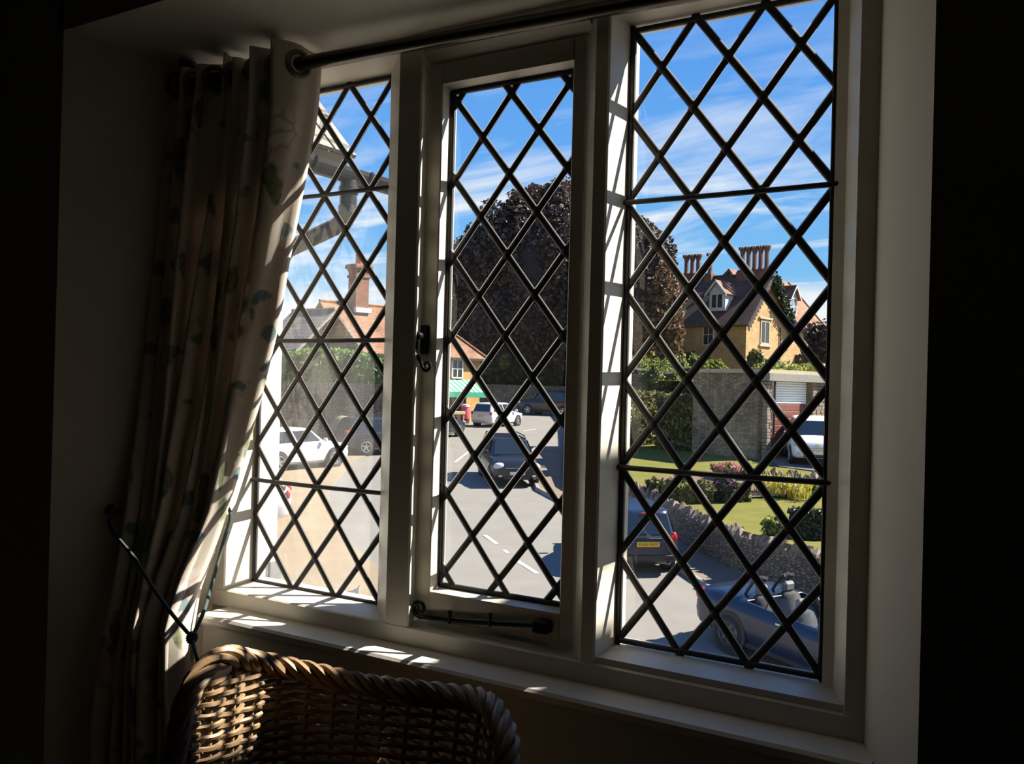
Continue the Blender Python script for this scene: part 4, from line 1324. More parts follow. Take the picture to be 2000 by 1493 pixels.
# yellow strap-leaved clumps
rng = np.random.default_rng(5)
for i, (px, py, d, n, lab) in enumerate(((1502, 958, 0, 75, 'yellow strap-leaved clump nearest the flower bed middle'), (1534, 962, 0, 80, 'yellow strap-leaved clump in the centre of its row'), (1566, 966, 0, 70, 'yellow strap-leaved clump near the rockery'))):
    d = lawn_d(px, py + 8)
    b0 = O((px - 1000) / F * d, d, LZ(d))
    root = empty('strap_leaf_clump', b0, label=lab, cat='plant', group='yellow strap-leaved clumps in the bed')
    m = MB()
    for k in range(n):
        a = rng.uniform(0, 2 * math.pi); ln = rng.uniform(.45, .85); lean = rng.uniform(.1, .8)
        bx, by = rng.uniform(-.3, .3), rng.uniform(-.2, .2)
        dr_ = Vector((math.cos(a), math.sin(a), 0)); sd = Vector((-dr_.y, dr_.x, 0)) * .016
        pts = [Vector((bx, by, 0)) + dr_ * (lean * ln * t * t) + Vector((0, 0, ln * (t - .35 * lean * t * t))) for t in (0, .35, .7, 1)]
        vv = []
        for j, p in enumerate(pts):
            f = (1, 1, .8, .1)[j]
            vv += [p - sd * f, p + sd * f]
        m.add(vv, [(2 * j, 2 * j + 1, 2 * j + 3, 2 * j + 2) for j in range(3)])
    m.build('strap_leaves', LEAF_YELLOW, root, kind='stuff')
# edging stones of the rockery
rk = empty('rockery_edging', at_d(1560, 928, 30.2), label='row of rough stones edging the driveway above the bed', cat='rockery')
for i in range(22):
    px = 1495 + i * 6.2
    d = lawn_d(px, 930 + (px - 1495) * .1) + rnd.uniform(-.15, .15)
    p = O((px - 1000) / F * d, d, LZ(d))
    share('edging_stone', rnd.choice(variants), rk, p - rk.location - Vector((0, 0, .04)), (rnd.uniform(-.3, .3), rnd.uniform(-.4, .4), rnd.uniform(0, 3)), (1.1, .8, 1.1))
rk2 = empty('rockery_edging', at_d(1240, 948, 28.6), label='low bank of rough stones at the road end of the flower bed', cat='rockery')
for i in range(12):
    px = 1218 + i * 6.5
    d = lawn_d(px, 950 + i * 2.4) + rnd.uniform(-.1, .1)
    p = O((px - 1000) / F * d + .1, d, LZ(d))
    share('edging_stone', rnd.choice(variants), rk2, p - rk2.location - Vector((0, 0, .04)), (rnd.uniform(-.3, .3), rnd.uniform(-.4, .4), rnd.uniform(0, 3)), (1.2, .9, 1.1))
bush('wall_shrub', 'small leafy shrub growing behind the coping of the garden wall', 'shrub', at_d(1512, 1030, 20.8), (.26, .22, .24), 700, .06, LEAF_GREEN, 71, .2)
clipped('garden_hedge', 'short dark clipped hedge on the lower lawn by the garden wall', Hb(1606, 21.0), (.55, .3), .55, YAW + .1, LEAF_DARK, 3000, .06, 8)
MB().bbox((-.5, -.15, 0), (.5, .15, .05), .01).build('stepping_slab', KERB, None)
o = bpy.data.objects['stepping_slab']; o.location = Hb(1608, 23.6, .03); o.rotation_euler = (0, 0, YAW); tag(o, 'pale stone slab lying on the lower lawn', 'slab')

# ------------------------------------------------------------------ building helpers
def facade_root(name, u, d, z, phi, label, cat='building'):
    return empty(name, O(u, d, z), (0, 0, YAW + math.radians(phi)), label, cat)
GLASSD = mat('dark_window_glass', (0.02, 0.025, 0.03), 0.06, 0.0, spec=0.8)
FRAMEW = mat('white_window_paint', (0.62, 0.62, 0.60), 0.5)
def bwindow(parent, x, z, w_, h, y, nx, nz, fm=FRAMEW, axis='x', t=.05, dep=.06, bar=.03, gm=GLASSD, name='window'):
    """window at local x (left edge), z (bottom) on the plane y; axis 'y' puts it on a side plane x=y"""
    def mp_(b):
        return b if axis == 'x' else ((b[1], b[0], b[2]))
    m = MB()
    def bx(a, b):
        A, B = mp_(a), mp_(b)
        lo = tuple(min(p, q) for p, q in zip(A, B)); hi = tuple(max(p, q) for p, q in zip(A, B))
        m.box(lo, hi)
    bx((x, y - dep, z), (x + t, y + .02, z + h)); bx((x + w_ - t, y - dep, z), (x + w_, y + .02, z + h))
    bx((x, y - dep, z), (x + w_, y + .02, z + t)); bx((x, y - dep, z + h - t), (x + w_, y + .02, z + h))
    cw, ch = (w_ - 2 * t) / nx, (h - 2 * t) / nz
    for i in range(1, nx): bx((x + t + cw * i - bar / 2, y - dep * .8, z), (x + t + cw * i + bar / 2, y, z + h))
    for j in range(1, nz): bx((x, y - dep * .8, z + t + ch * j - bar / 2), (x + w_, y, z + t + ch * j + bar / 2))
    f = m.build(name, fm, parent)
    for i in range(nx):
        for j in range(nz):
            m = MB()
            A, B = mp_((x + t + cw * i, y - dep * .45, z + t + ch * j)), mp_((x + t + cw * (i + 1), y - dep * .3, z + t + ch * (j + 1)))
            lo = tuple(min(p, q) for p, q in zip(A, B)); hi = tuple(max(p, q) for p, q in zip(A, B))
            m.box(lo, hi).build('pane', gm, f)
    return f
def slab(pts, thick):
    """thick sheet from a planar polygon, thickened downwards along its normal"""
    P = [Vector(p) for p in pts]
    n = (P[1] - P[0]).cross(P[2] - P[0]).normalized()
    if n.z < 0: n = -n
    return MB().extrude(P, -n * thick)
TILE_R = brick_mat('plain_clay_tile', (0.22, 0.10, 0.055), (0.30, 0.15, 0.08), (0.12, 0.06, 0.04), 0.18, 0.11, 0.012, bump=0.5, noise=0.45)
TILE_D = brick_mat('dark_clay_tile', (0.085, 0.048, 0.032), (0.11, 0.06, 0.038), (0.05, 0.03, 0.022), 0.18, 0.11, 0.012, bump=0.5, noise=0.4)
SLATE = brick_mat('stone_slate', (0.19, 0.165, 0.14), (0.235, 0.205, 0.17), (0.10, 0.09, 0.08), 0.35, 0.2, 0.012, bump=0.5, noise=0.4)
STONE_Y = brick_mat('ochre_limestone', (0.36, 0.215, 0.085), (0.45, 0.285, 0.125), (0.30, 0.195, 0.09), 0.34, 0.14, 0.012, bump=0.5, noise=0.25)
STONE_O = brick_mat('ochre_render', (0.42, 0.235, 0.07), (0.46, 0.27, 0.09), (0.40, 0.24, 0.09), 0.5, 0.2, 0.008, bump=0.3, noise=0.2)
BRICK = brick_mat('red_brick', (0.17, 0.055, 0.032), (0.23, 0.08, 0.042), (0.16, 0.11, 0.08), 0.225, 0.075, 0.010, bump=0.5, noise=0.3)
STONE_P = mat('pale_dressed_stone', (0.42, 0.36, 0.25), 0.9, var=(0.34, 0.29, 0.2), scale=3, bump=.2)
WHITE_R = mat('white_render', (0.80, 0.79, 0.76), 0.9, var=(0.74, 0.73, 0.70), scale=2, bump=.1)
DARKW = mat('dark_timber', (0.035, 0.026, 0.02), 0.8, bump=.2)
WHITEW = mat('white_boarding', (0.55, 0.57, 0.60), 0.6)
IVY = LEAF_DARK

# ------------------------------------------------------------------ stone house on the right
HS = 1.26
hs = facade_root('stone_house', 15.98 * HS, 65 * HS, 0.3 * HS, 50, 'ochre stone house with steep tiled roofs and tall brick chimneys')
hs.scale = (HS, HS, HS)
ZE, ZR, GW, DP = 4.62, 8.15, 6.94, 9.0          # eaves, ridge, gable width, depth (local)
m = MB().extrude([(0, 0, -3), (GW, 0, -3), (GW, 0, ZE), (GW / 2, 0, ZR - .1), (0, 0, ZE)], (0, .5, 0)); m.build('gable_wall', STONE_Y, hs)
MB().box((0, .5, -3), (.5, DP, ZE)).build('side_wall', STONE_Y, hs)
MB().box((GW - .5, .5, -3), (GW, DP, ZE)).build('side_wall', STONE_Y, hs)
MB().box((0, DP - .5, -3), (GW, DP, ZR - 1.5)).build('back_wall', STONE_Y, hs)
sl_r = (ZR - ZE) / (GW / 2)
ov = .35
slab([(-ov, -.3, ZE - ov * sl_r), (GW / 2, -.3, ZR), (GW / 2, DP, ZR), (-ov, DP, ZE - ov * sl_r)], .14).build('roof_slope', TILE_D, hs)
slab([(GW + ov, -.3, ZE - ov * sl_r), (GW / 2, -.3, ZR), (GW / 2, DP, ZR), (GW + ov, DP, ZE - ov * sl_r)], .14).build('roof_slope', TILE_D, hs)
MB().tube([(GW / 2, -.3, ZR + .03), (GW / 2, DP, ZR + .03)], .10, 8).build('ridge_tiles', TILE_D, hs, True)
for sgn, x0 in ((1, -ov), (-1, GW + ov)):         # pierced bargeboards with a scalloped lower edge
    m = MB()
    k = 14
    for i in range(k):
        t0, t1 = i / k, (i + 1) / k
        xa, xb = lerp(x0, GW / 2, t0), lerp(x0, GW / 2, t1)
        za, zb = ZE - ov * sl_r + abs(xa - x0) * sl_r - .1, ZE - ov * sl_r + abs(xb - x0) * sl_r - .1
        xm, zm_ = (xa + xb) / 2, (za + zb) / 2
        m.extrude([(xa, -.34, za), (xb, -.34, zb), (xb, -.34, zb - .22), (xm + sgn * .06, -.34, zm_ - .48), (xa, -.34, za - .22)], (0, .06, 0))
    m.build('bargeboard', DARKW, hs)
# ivy on the right verge
rng = np.random.default_rng(9)
t_ = rng.uniform(.05, 1, 1600)
P = np.stack([GW / 2 + t_ * (GW / 2 + .2) + rng.normal(size=1600) * .22, -.35 + rng.uniform(-.25, .1, 1600), ZR - t_ * (ZR - ZE + .2) - .25 + rng.normal(size=1600) * .25], 1)
o = leafmesh('ivy', leaves(rng, P, None, .17), LEAF_DARK, hs, loc=Vector((0, 0, 0)))
m = bwindow(hs, 2.15, 3.05, 1.5, 1.75, .0, 2, 1, STONE_P, t=.14, dep=.05, bar=.10, name='mullioned_window')
MB().bbox((1.85, -.14, 4.84), (3.95, .02, 4.98), .02).build('hood_mould', STONE_P, hs)
MB().bbox((1.95, -.12, 2.90), (3.85, .02, 3.04), .02).build('window_ledge', STONE_P, hs)
MB().bbox((2.9, -.03, 6.0), (3.9, .02, 6.75), .01).build('date_panel', STONE_P, hs)
MB().tube([(5.3, -.08, 4.4), (5.3, -.08, -3)], .05, 8).build('downpipe', DARKW, hs, True)
bwindow(hs, 2.45, 2.9, .85, 1.5, 0.0, 2, 2, FRAMEW, axis='y')
bwindow(hs, 5.9, 2.9, .85, 1.5, 0.0, 2, 2, FRAMEW, axis='y')
def dormer(parent, yc, xf, zb, wd, hh, apex, back, wallm, roofm_l, roofm_r, axis):
    """small gabled dormer; axis 'side' faces local -x, 'front' faces local -y"""
    def T(a, b, c): return (b, a, c) if axis == 'side' else (a, b, c)
    h2 = wd / 2
    m = MB().extrude([T(yc - h2, xf, zb), T(yc + h2, xf, zb), T(yc + h2, xf, zb + hh), T(yc, xf, apex), T(yc - h2, xf, zb + hh)], Vector(T(0, back, 0)))
    dm = m.build('dormer', wallm, parent)
    o_ = .22; sl2 = (apex - zb - hh) / h2
    for sg, rm in ((-1, roofm_l), (1, roofm_r)):
        slab([T(yc, xf - .3, apex + .10), T(yc + sg * (h2 + o_), xf - .3, zb + hh - o_ * sl2 + .10), T(yc + sg * (h2 + o_), xf + back, zb + hh - o_ * sl2 + .10), T(yc, xf + back, apex + .10)], .09).build('dormer_roof', rm, dm)
    for sg in (-1, 1):
        m = MB().extrude([T(yc, xf - .33, apex + .1), T(yc + sg * (h2 + o_), xf - .33, zb + hh - o_ * sl2 + .1), T(yc + sg * (h2 + o_), xf - .33, zb + hh - o_ * sl2 - .06), T(yc, xf - .33, apex - .08)], Vector(T(0, .05, 0)))
        m.build('dormer_bargeboard', WHITEW, dm)
    return dm
dormer(hs, 2.55, .55, 5.35, 1.25, 1.35, 7.45, 2.6, WHITEW, TILE_R, TILE_R, 'side')
bwindow(hs, 2.05, 5.5, 1.0, 1.1, .55, 2, 1, FRAMEW, axis='y', t=.08, dep=.08, bar=.08)
# wing to the right with a hipped roof
WX0, WX1, WY = GW, 14.6, 0.35
MB().box((WX0, WY, -3), (WX1, WY + .5, 4.85)).build('wing_wall', STONE_Y, hs)
MB().box((WX1 - .5, WY, -3), (WX1, WY + 7, 4.85)).build('wing_wall', STONE_Y, hs)
RX, RY, RZ = WX1 - .7, WY + 2.9, 8.75
slab([(WX0 - 3.4, WY - .3, 4.65), (WX1 + .3, WY - .3, 4.65), (RX, RY, RZ), (WX0 - 3.4, RY, RZ)], .14).build('wing_roof', TILE_R, hs)
slab([(WX1 + .3, WY - .3, 4.65), (WX1 + .3, WY + 7.5, 4.65), (RX, RY, RZ)], .14).build('wing_roof', TILE_R, hs)
slab([(WX0 - 3.4, WY + 7.5, 4.65), (WX1 + .3, WY + 7.5, 4.65), (RX, RY, RZ), (WX0 - 3.4, RY, RZ)], .14).build('wing_roof', TILE_R, hs)
MB().tube([(RX, RY, RZ + .03), (WX1 + .3, WY - .3, 4.68)], .09, 6).build('hip_tiles', TILE_R, hs, True)
MB().box((WX0, WY - .38, 4.45), (WX1 + .3, WY - .24, 4.62)).build('gutter', DARKW, hs)
dormer(hs, 9.6, WY + .55, 5.55, 1.5, 1.5, 7.9, 2.6, WHITEW, TILE_D, TILE_R, 'front')
bwindow(hs, 9.0, 5.65, 1.2, 1.35, WY + .55, 2, 2, FRAMEW, t=.08, dep=.08, bar=.06, gm=mat('sky_window_glass', (0.16, 0.22, 0.3), .08, spec=.8))
bwindow(hs, 12.3, 2.2, 1.1, 1.5, WY, 2, 2, FRAMEW)
MB().box((9.0, WY - 1.0, -1), (11.2, WY + .2, 2.6)).build('porch', DARKW, hs)
# chimney stacks: octagonal brick shafts with corbelled heads
def shafts(x, ys, zb, zt, nm):
    c = empty(nm, (0, 0, 0)); c.parent = hs
    y0, y1 = min(ys) - .32, max(ys) + .32
    MB().bbox((x - .42, y0, zb - 1.6), (x + .42, y1, zb + .12), .04).build('chimney_base', BRICK, c)
    MB().bbox((x - .36, y0 + .06, zb + .12), (x + .36, y1 - .06, zb + .24), .03).build('chimney_plinth', BRICK, c)
    for y in ys:
        m = MB(); m.lathe([(.24, zb + .2), (.20, zb + .34), (.165, zb + .40), (.165, zt - .42), (.21, zt - .36), (.20, zt - .30), (.26, zt - .22), (.25, zt - .16)], 8, 'Z', (x, y, 0))
        for k in range(8):                          # toothed crown
            a = k * math.pi / 4 + math.pi / 8
            m.box((x + .235 * math.cos(a) - .055, y + .235 * math.sin(a) - .055, zt - .18), (x + .235 * math.cos(a) + .055, y + .235 * math.sin(a) + .055, zt))
        m.lathe([(.19, zt - .17), (.19, zt - .06)], 8, 'Z', (x, y, 0))
        m.build('chimney_shaft', BRICK, c)
shafts(GW / 2, [.25, .72, 1.19, 1.66, 2.13], ZR + .12, 10.2, 'chimney_stack')
shafts(GW / 2, [5.75, 6.25, 6.75], ZR + .12, 9.95, 'chimney_stack')
shafts(GW / 2, [4.75], ZR + .05, 9.95, 'chimney_stack')

# timber-framed house seen through the beech's hanging branches
th_ = facade_root('timber_framed_house', 12.6, 99, 0.0, 10, 'white and dark timber-framed house behind the copper beech branches')
th_.scale = (1.3, 1.3, 1.3)
MB().box((0, 0, -2), (5.2, 5, 4.4)).build('wall', WHITE_R, th_)
for x in (0, .75, 1.5, 2.25, 3.0, 3.75, 4.5, 5.1):
    MB().box((x, -.05, -2), (x + .14, .02, 4.4)).build('timber', DARKW, th_)
for z in (.9, 2.3, 4.2):
    MB().box((0, -.06, z), (5.2, .02, z + .16)).build('timber', DARKW, th_)
slab([(-.3, -.4, 4.2), (5.5, -.4, 4.2), (5.5, 2.5, 7.6), (-.3, 2.5, 7.6)], .14).build('roof_slope', TILE_D, th_)
slab([(-.3, 5.4, 4.2), (5.5, 5.4, 4.2), (5.5, 2.5, 7.6), (-.3, 2.5, 7.6)], .14).build('roof_slope', TILE_D, th_)
bwindow(th_, 1.0, 2.55, 1.1, 1.3, -.02, 2, 2); bwindow(th_, 3.2, 2.55, 1.1, 1.3, -.02, 2, 2)

# ------------------------------------------------------------------ garages under the terrace
gr = facade_root('garage_block', 8.865, 33, -2.42, 43, 'stone garage block with white and red doors under the terrace')
HT = 3.2
MB().box((-.0, 0, -.6), (.35, 3.1, HT)).build('side_wall', RUBD, gr)
m = MB().box((.0, -.02, -.6), (.34, .3, HT - .38)); m.build('pillar', RUBD, gr)
MB().box((3.05, 0, -.6), (4.0, .4, HT - .38)).build('pillar', RUBD, gr)
MB().box((6.8, 0, -.6), (7.6, .4, HT - .38)).build('pillar', RUBD, gr)
rnd2 = random.Random(3)
qme = []
for k in range(3):
    t2 = MB().bbox((0, 0, 0), (1, 1, 1), .08); me = bpy.data.meshes.new('quoin_stone'); me.from_pydata(t2.v, [], t2.f); me.materials.append(COPE); qme.append(me)
for (x0, wd) in ((-.03, .36), (3.05, .95)):
    z = -.55
    while z < HT - .5:
        h_ = rnd2.uniform(.09, .17)
        x = x0
        while x < x0 + wd - .05:
            w2 = min(rnd2.uniform(.16, .34), x0 + wd - x)
            share('quoin_stone', rnd2.choice(qme), gr, (x, -.05 - rnd2.uniform(0, .04), z), (0, 0, 0), (w2 - .015, .2, h_ - .012))
            x += w2
        z += h_
WDOOR = mat('white_door_panel', (0.66, 0.66, 0.68), 0.5)
RDOOR = mat('red_brown_door_panel', (0.17, 0.05, 0.035), 0.5, var=(0.14, 0.042, 0.03), scale=2)
for x0, x1 in ((.36, 3.05), (4.02, 6.8)):
    m = MB().box((x0, .22, 2.02), (x1, .27, HT - .38))
    dr_ = m.build('garage_door', WDOOR, gr)
    nsl = 9
    for k in range(nsl):
        za, zb = lerp(2.02, HT - .38, k / nsl), lerp(2.02, HT - .38, (k + 1) / nsl)
        MB().bbox((x0 + .04, .185, za + .012), (x1 - .04, .225, zb - .012), .008).build('door_slat', WDOOR, dr_)
    d2 = MB().box((x0, .24, -.6), (x1, .29, 2.02)).build('garage_door', RDOOR, gr)
    for k in range(10):
        za, zb = lerp(-.5, 2.0, k / 10), lerp(-.5, 2.0, (k + 1) / 10)
        MB().bbox((x0 + .04, .205, za + .010), (x1 - .04, .245, zb - .010), .008).build('door_slat', RDOOR, d2)
MB().box((-.15, -.22, HT - .38), (7.9, .5, HT - .12)).build('fascia', mat('grey_timber_fascia', (0.22, 0.20, 0.18), .8, var=(.15, .14, .13), scale=6), gr)
MB().box((-.1, -.15, HT - .12), (7.9, 3.1, HT + .02)).build('flat_roof', STONE_P, gr)
MB().tube([(.38, -.1, HT - .4), (.38, -.1, -.6)], .045, 8).build('downpipe', DARKW, gr, True)
rng = np.random.default_rng(15)
P = np.stack([rng.uniform(.2, 7.5, 1500), rng.uniform(-.1, .8, 1500), HT + np.abs(rng.normal(size=1500)) * .14], 1)
leafmesh('roof_moss', leaves(rng, P, None, .10), LEAF_GREEN, gr, loc=Vector((0, 0, 0)))
tb_w = MB().box((0, 0, -1.4), (2.6, .35, .75)).build('terrace_wall', RUBD, None)
tb_w.location = Hb(1205, 39.6, .55); tb_w.rotation_euler = (0, 0, YAW - .1)
tag(tb_w, 'weathered terrace wall behind the sunlit clipped hedge', 'wall')

# ------------------------------------------------------------------ shop on the left
sh = facade_root('corner_shop', -2.1, 62, -2.45, 45, 'ochre corner shop with red tiled hipped roof and brick chimney')
E_, R_, SD, SL = 4.2, 7.2, 6.0, 10.3
MB().box((-SL, 0, -1.0), (0, .4, E_)).build('front_wall', STONE_O, sh)
MB().box((-.4, .4, -.5), (0, SD, E_)).build('end_wall', STONE_O, sh)
MB().box((-SL, .4, -1.0), (-SL + .4, SD, E_)).build('end_wall', STONE_O, sh)
MB().box((-SL, SD - .4, -.5), (0, SD, E_)).build('back_wall', STONE_O, sh)
slab([(-SL - .2, -.35, E_ - .1), (.35, -.35, E_ - .1), (-2.6, SD / 2, R_), (-SL - .2, SD / 2, R_)], .16).build('roof_slope', TILE_R, sh)
slab([(.35, -.35, E_ - .1), (.35, SD + .35, E_ - .1), (-2.6, SD / 2, R_)], .16).build('roof_slope', TILE_R, sh)
slab([(-SL - .2, SD + .35, E_ - .1), (.35, SD + .35, E_ - .1), (-2.6, SD / 2, R_), (-SL - .2, SD / 2, R_)], .16).build('roof_slope', TILE_R, sh)
MB().tube([(-SL - .2, SD / 2, R_ + .03), (-2.6, SD / 2, R_ + .03), (.35, -.35, E_ - .05)], .10, 6).build('ridge_tiles', TILE_R, sh, True)
MB().box((-SL, -.42, E_ - .22), (.4, -.28, E_ - .08)).build('gutter', DARKW, sh)
bwindow(sh, -2.55, 2.80, .95, 1.25, -.02, 2, 2, FRAMEW, dep=.1, t=.09, bar=.06)
bwindow(sh, -5.6, 2.80, .95, 1.25, -.02, 2, 2, FRAMEW, dep=.1, t=.09, bar=.06)
bwindow(sh, -9.75, 2.45, 1.35, 1.5, -.02, 4, 4, FRAMEW, dep=.1, t=.07, bar=.05)
# shop front below the awning
MB().box((-5.2, -.08, .5), (-1.3, .02, 1.95)).build('shop_window', GLASSD, sh)
for x in (-5.2, -3.9, -2.6, -1.36):
    MB().box((x, -.14, -.4), (x + .08, 0, 2.0)).build('shopfront_post', mat('dark_green_paint', (.02, .06, .04), .4), sh)
MB().box((-5.2, -.14, -.4), (-1.3, 0, .5)).build('stallriser', DARKW, sh)
AWG = mat('awning_green', (0.02, 0.24, 0.13), .7)
AWW = mat('awning_white', (0.55, 0.55, 0.44), .7)
aw = empty('awning', (0, 0, 0)); aw.parent = sh
ns_ = 26
for k in range(ns_):
    xa, xb = lerp(-6.2, -.7, k / ns_), lerp(-6.2, -.7, (k + 1) / ns_)
    mm = AWG if k % 2 else AWW
    slab([(xa, 0, 2.75), (xb, 0, 2.75), (xb, -1.35, 1.95), (xa, -1.35, 1.95)], .02).build('awning_stripe', mm, aw)
MB().box((-6.2, -1.37, 1.62), (-.7, -1.34, 1.96)).build('valance', AWG, aw)
for x in (-6.0, -.8):
    MB().tube([(x, -.05, 1.9), (x, -1.34, 1.9)], .02, 6).build('awning_arm', DARKW, aw)
# brick chimney at the left end of the ridge
ch = empty('chimney_stack', (0, 0, 0)); ch.parent = sh
X, Y = -7.9, SD / 2 - .3
MB().bbox((X - .5, Y - .4, R_ - 1.2), (X + .5, Y + .4, R_ + 2.2), .02).build('chimney_shaft', BRICK, ch)
MB().bbox((X - .58, Y - .48, R_ + 1.6), (X + .58, Y + .48, R_ + 1.75), .03).build('chimney_band', BRICK, ch)
MB().bbox((X - .56, Y - .46, R_ + 2.0), (X + .56, Y + .46, R_ + 2.14), .03).build('chimney_band', BRICK, ch)
MB().bbox((X - .68, Y - .58, R_ + 2.14), (X + .68, Y + .58, R_ + 2.42), .06).build('chimney_cap', BRICK, ch)
MB().bbox((X - .60, Y - .62, R_ - .55), (X + .60, Y - .38, R_ - .25), .02).build('lead_flashing', WHITEW, ch)
m = MB(); m.lathe([(.24, R_ + 2.4), (.22, R_ + 2.95), (.25, R_ + 3.0), (.25, R_ + 3.06)], 12, 'Z', (X, Y, 0)); m.build('chimney_pot', mat('terracotta', (.42, .13, .07), .8), ch, True)

ct = facade_root('slate_roofed_cottage', -13.9, 52.5, -2.6, -35, 'grey slate-roofed cottage left of the brick chimney')
CWD = 2.9
MB().box((0, 0, -1), (CWD, 4.5, 4.3)).build('wall', STONE_O, ct)
slab([(-.3, -.35, 4.2), (CWD + .3, -.35, 4.2), (CWD + .3, 2.4, 6.55), (-.3, 2.4, 6.55)], .15).build('roof_slope', SLATE, ct)
slab([(-.3, 5.0, 4.2), (CWD + .3, 5.0, 4.2), (CWD + .3, 2.4, 6.55), (-.3, 2.4, 6.55)], .15).build('roof_slope', SLATE, ct)
MB().tube([(-.3, 2.4, 6.58), (CWD + .3, 2.4, 6.58)], .1, 6).build('ridge_tiles', SLATE, ct, True)

# big clipped hedge and the wall below it
hb = O(-8.9, 46.5, -1.75)
clipped('roadside_hedge', 'big bright green rounded hedge above the parked cars', hb, (3.9, 1.3), 3.15, YAW + .12, LEAF_YEW, 12000, .17, 14, dome=.9)
rw = MB().box((-4.6, 0, -1.2), (4.2, .4, 1.75)).build('roadside_wall', RUB, None)
rw.location = O(-8.9, 45.0, G(45) + .0); rw.rotation_euler = (0, 0, YAW + .12)
tag(rw, 'brown stone wall below the big rounded hedge', 'wall')
bk2 = lumpy((0, 0, 0), (1.1, .8, .55), 10, .1, 2).build('sandy_bank', SAND, None, True)
bk2.location = O(-7.35, 42.6, G(42.6) + .45); tag(bk2, 'mound of sandy earth between the two parked cars', 'mound')
bk3 = lumpy((0, 0, 0), (1.2, .8, .5), 10, .1, 5).build('sandy_bank', SAND, None, True)
bk3.location = O(-5.6, 48.6, G(48.6) + 1.15); tag(bk3, 'sunlit sandy bank above the dark parked hatchback', 'mound')

# things outside the shop
lb = empty('litter_bin', O(-2.88, 59.3, G(59.3) + .04), label='red round litter bin with dark base outside the shop', cat='bin')
m = MB(); m.lathe([(.30, .28), (.31, .9), (.27, 1.0)], 16); m.build('bin_body', mat('faded_red_plastic', (.5, .07, .09), .5), lb, True)
m = MB(); m.lathe([(.27, .0), (.29, .28)], 16); m.build('bin_base', DARKW, lb, True)
m = MB(); m.lathe([(.32, 1.0), (.28, 1.14), (.08, 1.2)], 16); m.build('bin_lid', mat('pale_pink_plastic', (.6, .35, .35), .5), lb, True)
cr_ = empty('produce_stand', O(-3.32, 58.9, G(58.9) + .04), (0, 0, YAW + .5), label='cream produce stand outside the shop window', cat='stand')
MB().bbox((-.4, -.25, .55), (.4, .25, .75), .02).build('tray', mat('cream_board', (.55, .45, .26), .7), cr_)
for x in (-.36, .30):
    for y in (-.2, .15):
        MB().box((x, y, 0), (x + .06, y + .06, .56)).build('leg', mat('cream_board', (.55, .45, .26), .7), cr_)
MB().bbox((-.42, .2, .7), (.42, .26, 1.25), .01).build('back_board', DARKW, cr_)

# ------------------------------------------------------------------ white wing of this house with gutter and downpipe
wy = 3.815
wl = empty('house_wing', (-4.6, 2.9, CZ + G(8)), label='white rendered house wing with stone-slate roof, gutter and downpipe', cat='building')
def wb(mb, name, m_, smooth=False, par=wl): return mb.build(name, m_, par, smooth, world=True)
zb = CZ - 5.4
wb(MB().box((-6.8, 1.56, zb), (-3.95, wy, CZ + 1.02)), 'wall', WHITE_R)
wb(MB().box((-3.97, wy - .06, zb), (-3.93, wy + .02, CZ - 1.02)), 'wall_plinth', mat('grey_plinth', (.16, .155, .15), .9))
za = CZ + 1.19
m = slab([(-3.45, 1.56, za), (-3.45, 3.79, za), (-5.2, 3.79, za + 1.75 * 1.24), (-5.2, 1.56, za + 1.75 * 1.24)], .10); wb(m, 'roof_slope', SLATE)
# courses of stone slates
for k in range(9):
    x0, x1 = -3.42 - k * .19, -3.42 - (k + 1) * .19 - .04
    z0, z1 = za + (k * .19 - .03) * 1.24 + .05, za + ((k + 1) * .19 + .01) * 1.24 + .015
    y = 1.6 + (.17 if k % 2 else 0)
    while y < 3.78:
        y1 = min(y + .33, 3.81)
        wb(slab([(x0, y + .006, z0), (x0, y1 - .006, z0), (x1, y1 - .006, z1), (x1, y + .006, z1)], .022), 'roof_slate', SLATE)
        y += .34
wb(slab([(-6.95, 1.56, za), (-6.95, 3.79, za), (-5.2, 3.79, za + 1.75 * 1.24), (-5.2, 1.56, za + 1.75 * 1.24)], .10), 'roof_slope', SLATE)
wb(MB().extrude([(-6.8, wy - .3, CZ + 1.0), (-3.95, wy - .3, CZ + 1.0), (-5.2, wy - .3, CZ + 2.9)], (0, .28, 0)), 'gable_wall', WHITE_R)
GUT = mat('dark_grey_iron', (0.018, 0.019, 0.022), 0.42, 0.1, var=(.032, .032, .035), scale=12)
gx, gz = -3.40, CZ + 1.105
m = MB()
prof = [(gx + .066 * math.cos(a), gz + .066 * math.sin(a)) for a in [math.pi + math.pi * i / 10 for i in range(11)]]
prof2 = [(gx + .056 * math.cos(a), gz + .004 + .056 * math.sin(a)) for a in [2 * math.pi - math.pi * i / 10 for i in range(11)]]
m.extrude([(x, 1.56, z) for x, z in prof + prof2], (0, 4.07 - 1.56, 0))
m.extrude([(x, 4.062, z) for x, z in prof], (0, .012, 0))
gt_ = wb(m, 'gutter', GUT)
for y in (3.12, 3.42, 3.83):
    mm = MB().tube([(gx + .070 * math.cos(a), y, gz + .070 * math.sin(a)) for a in [math.pi * .98 + math.pi * 1.04 * i / 14 for i in range(15)]], .009, 6)
    mm.build('gutter_bracket', GUT, gt_, True, world=True)
py_ = 3.725
pth = [Vector((gx, py_, gz - .05)), Vector((gx, py_, CZ + .91)), Vector((gx - .02, py_ - .005, CZ + .85)), Vector((gx - .07, py_ - .02, CZ + .81)), Vector((-3.80, py_ - .13, CZ + .66)), Vector((-3.86, py_ - .17, CZ + .61)), Vector((-3.88, py_ - .19, CZ + .52)), Vector((-3.88, py_ - .19, zb + .3))]
wb(MB().tube(pth, .045, 14), 'downpipe', GUT, True)
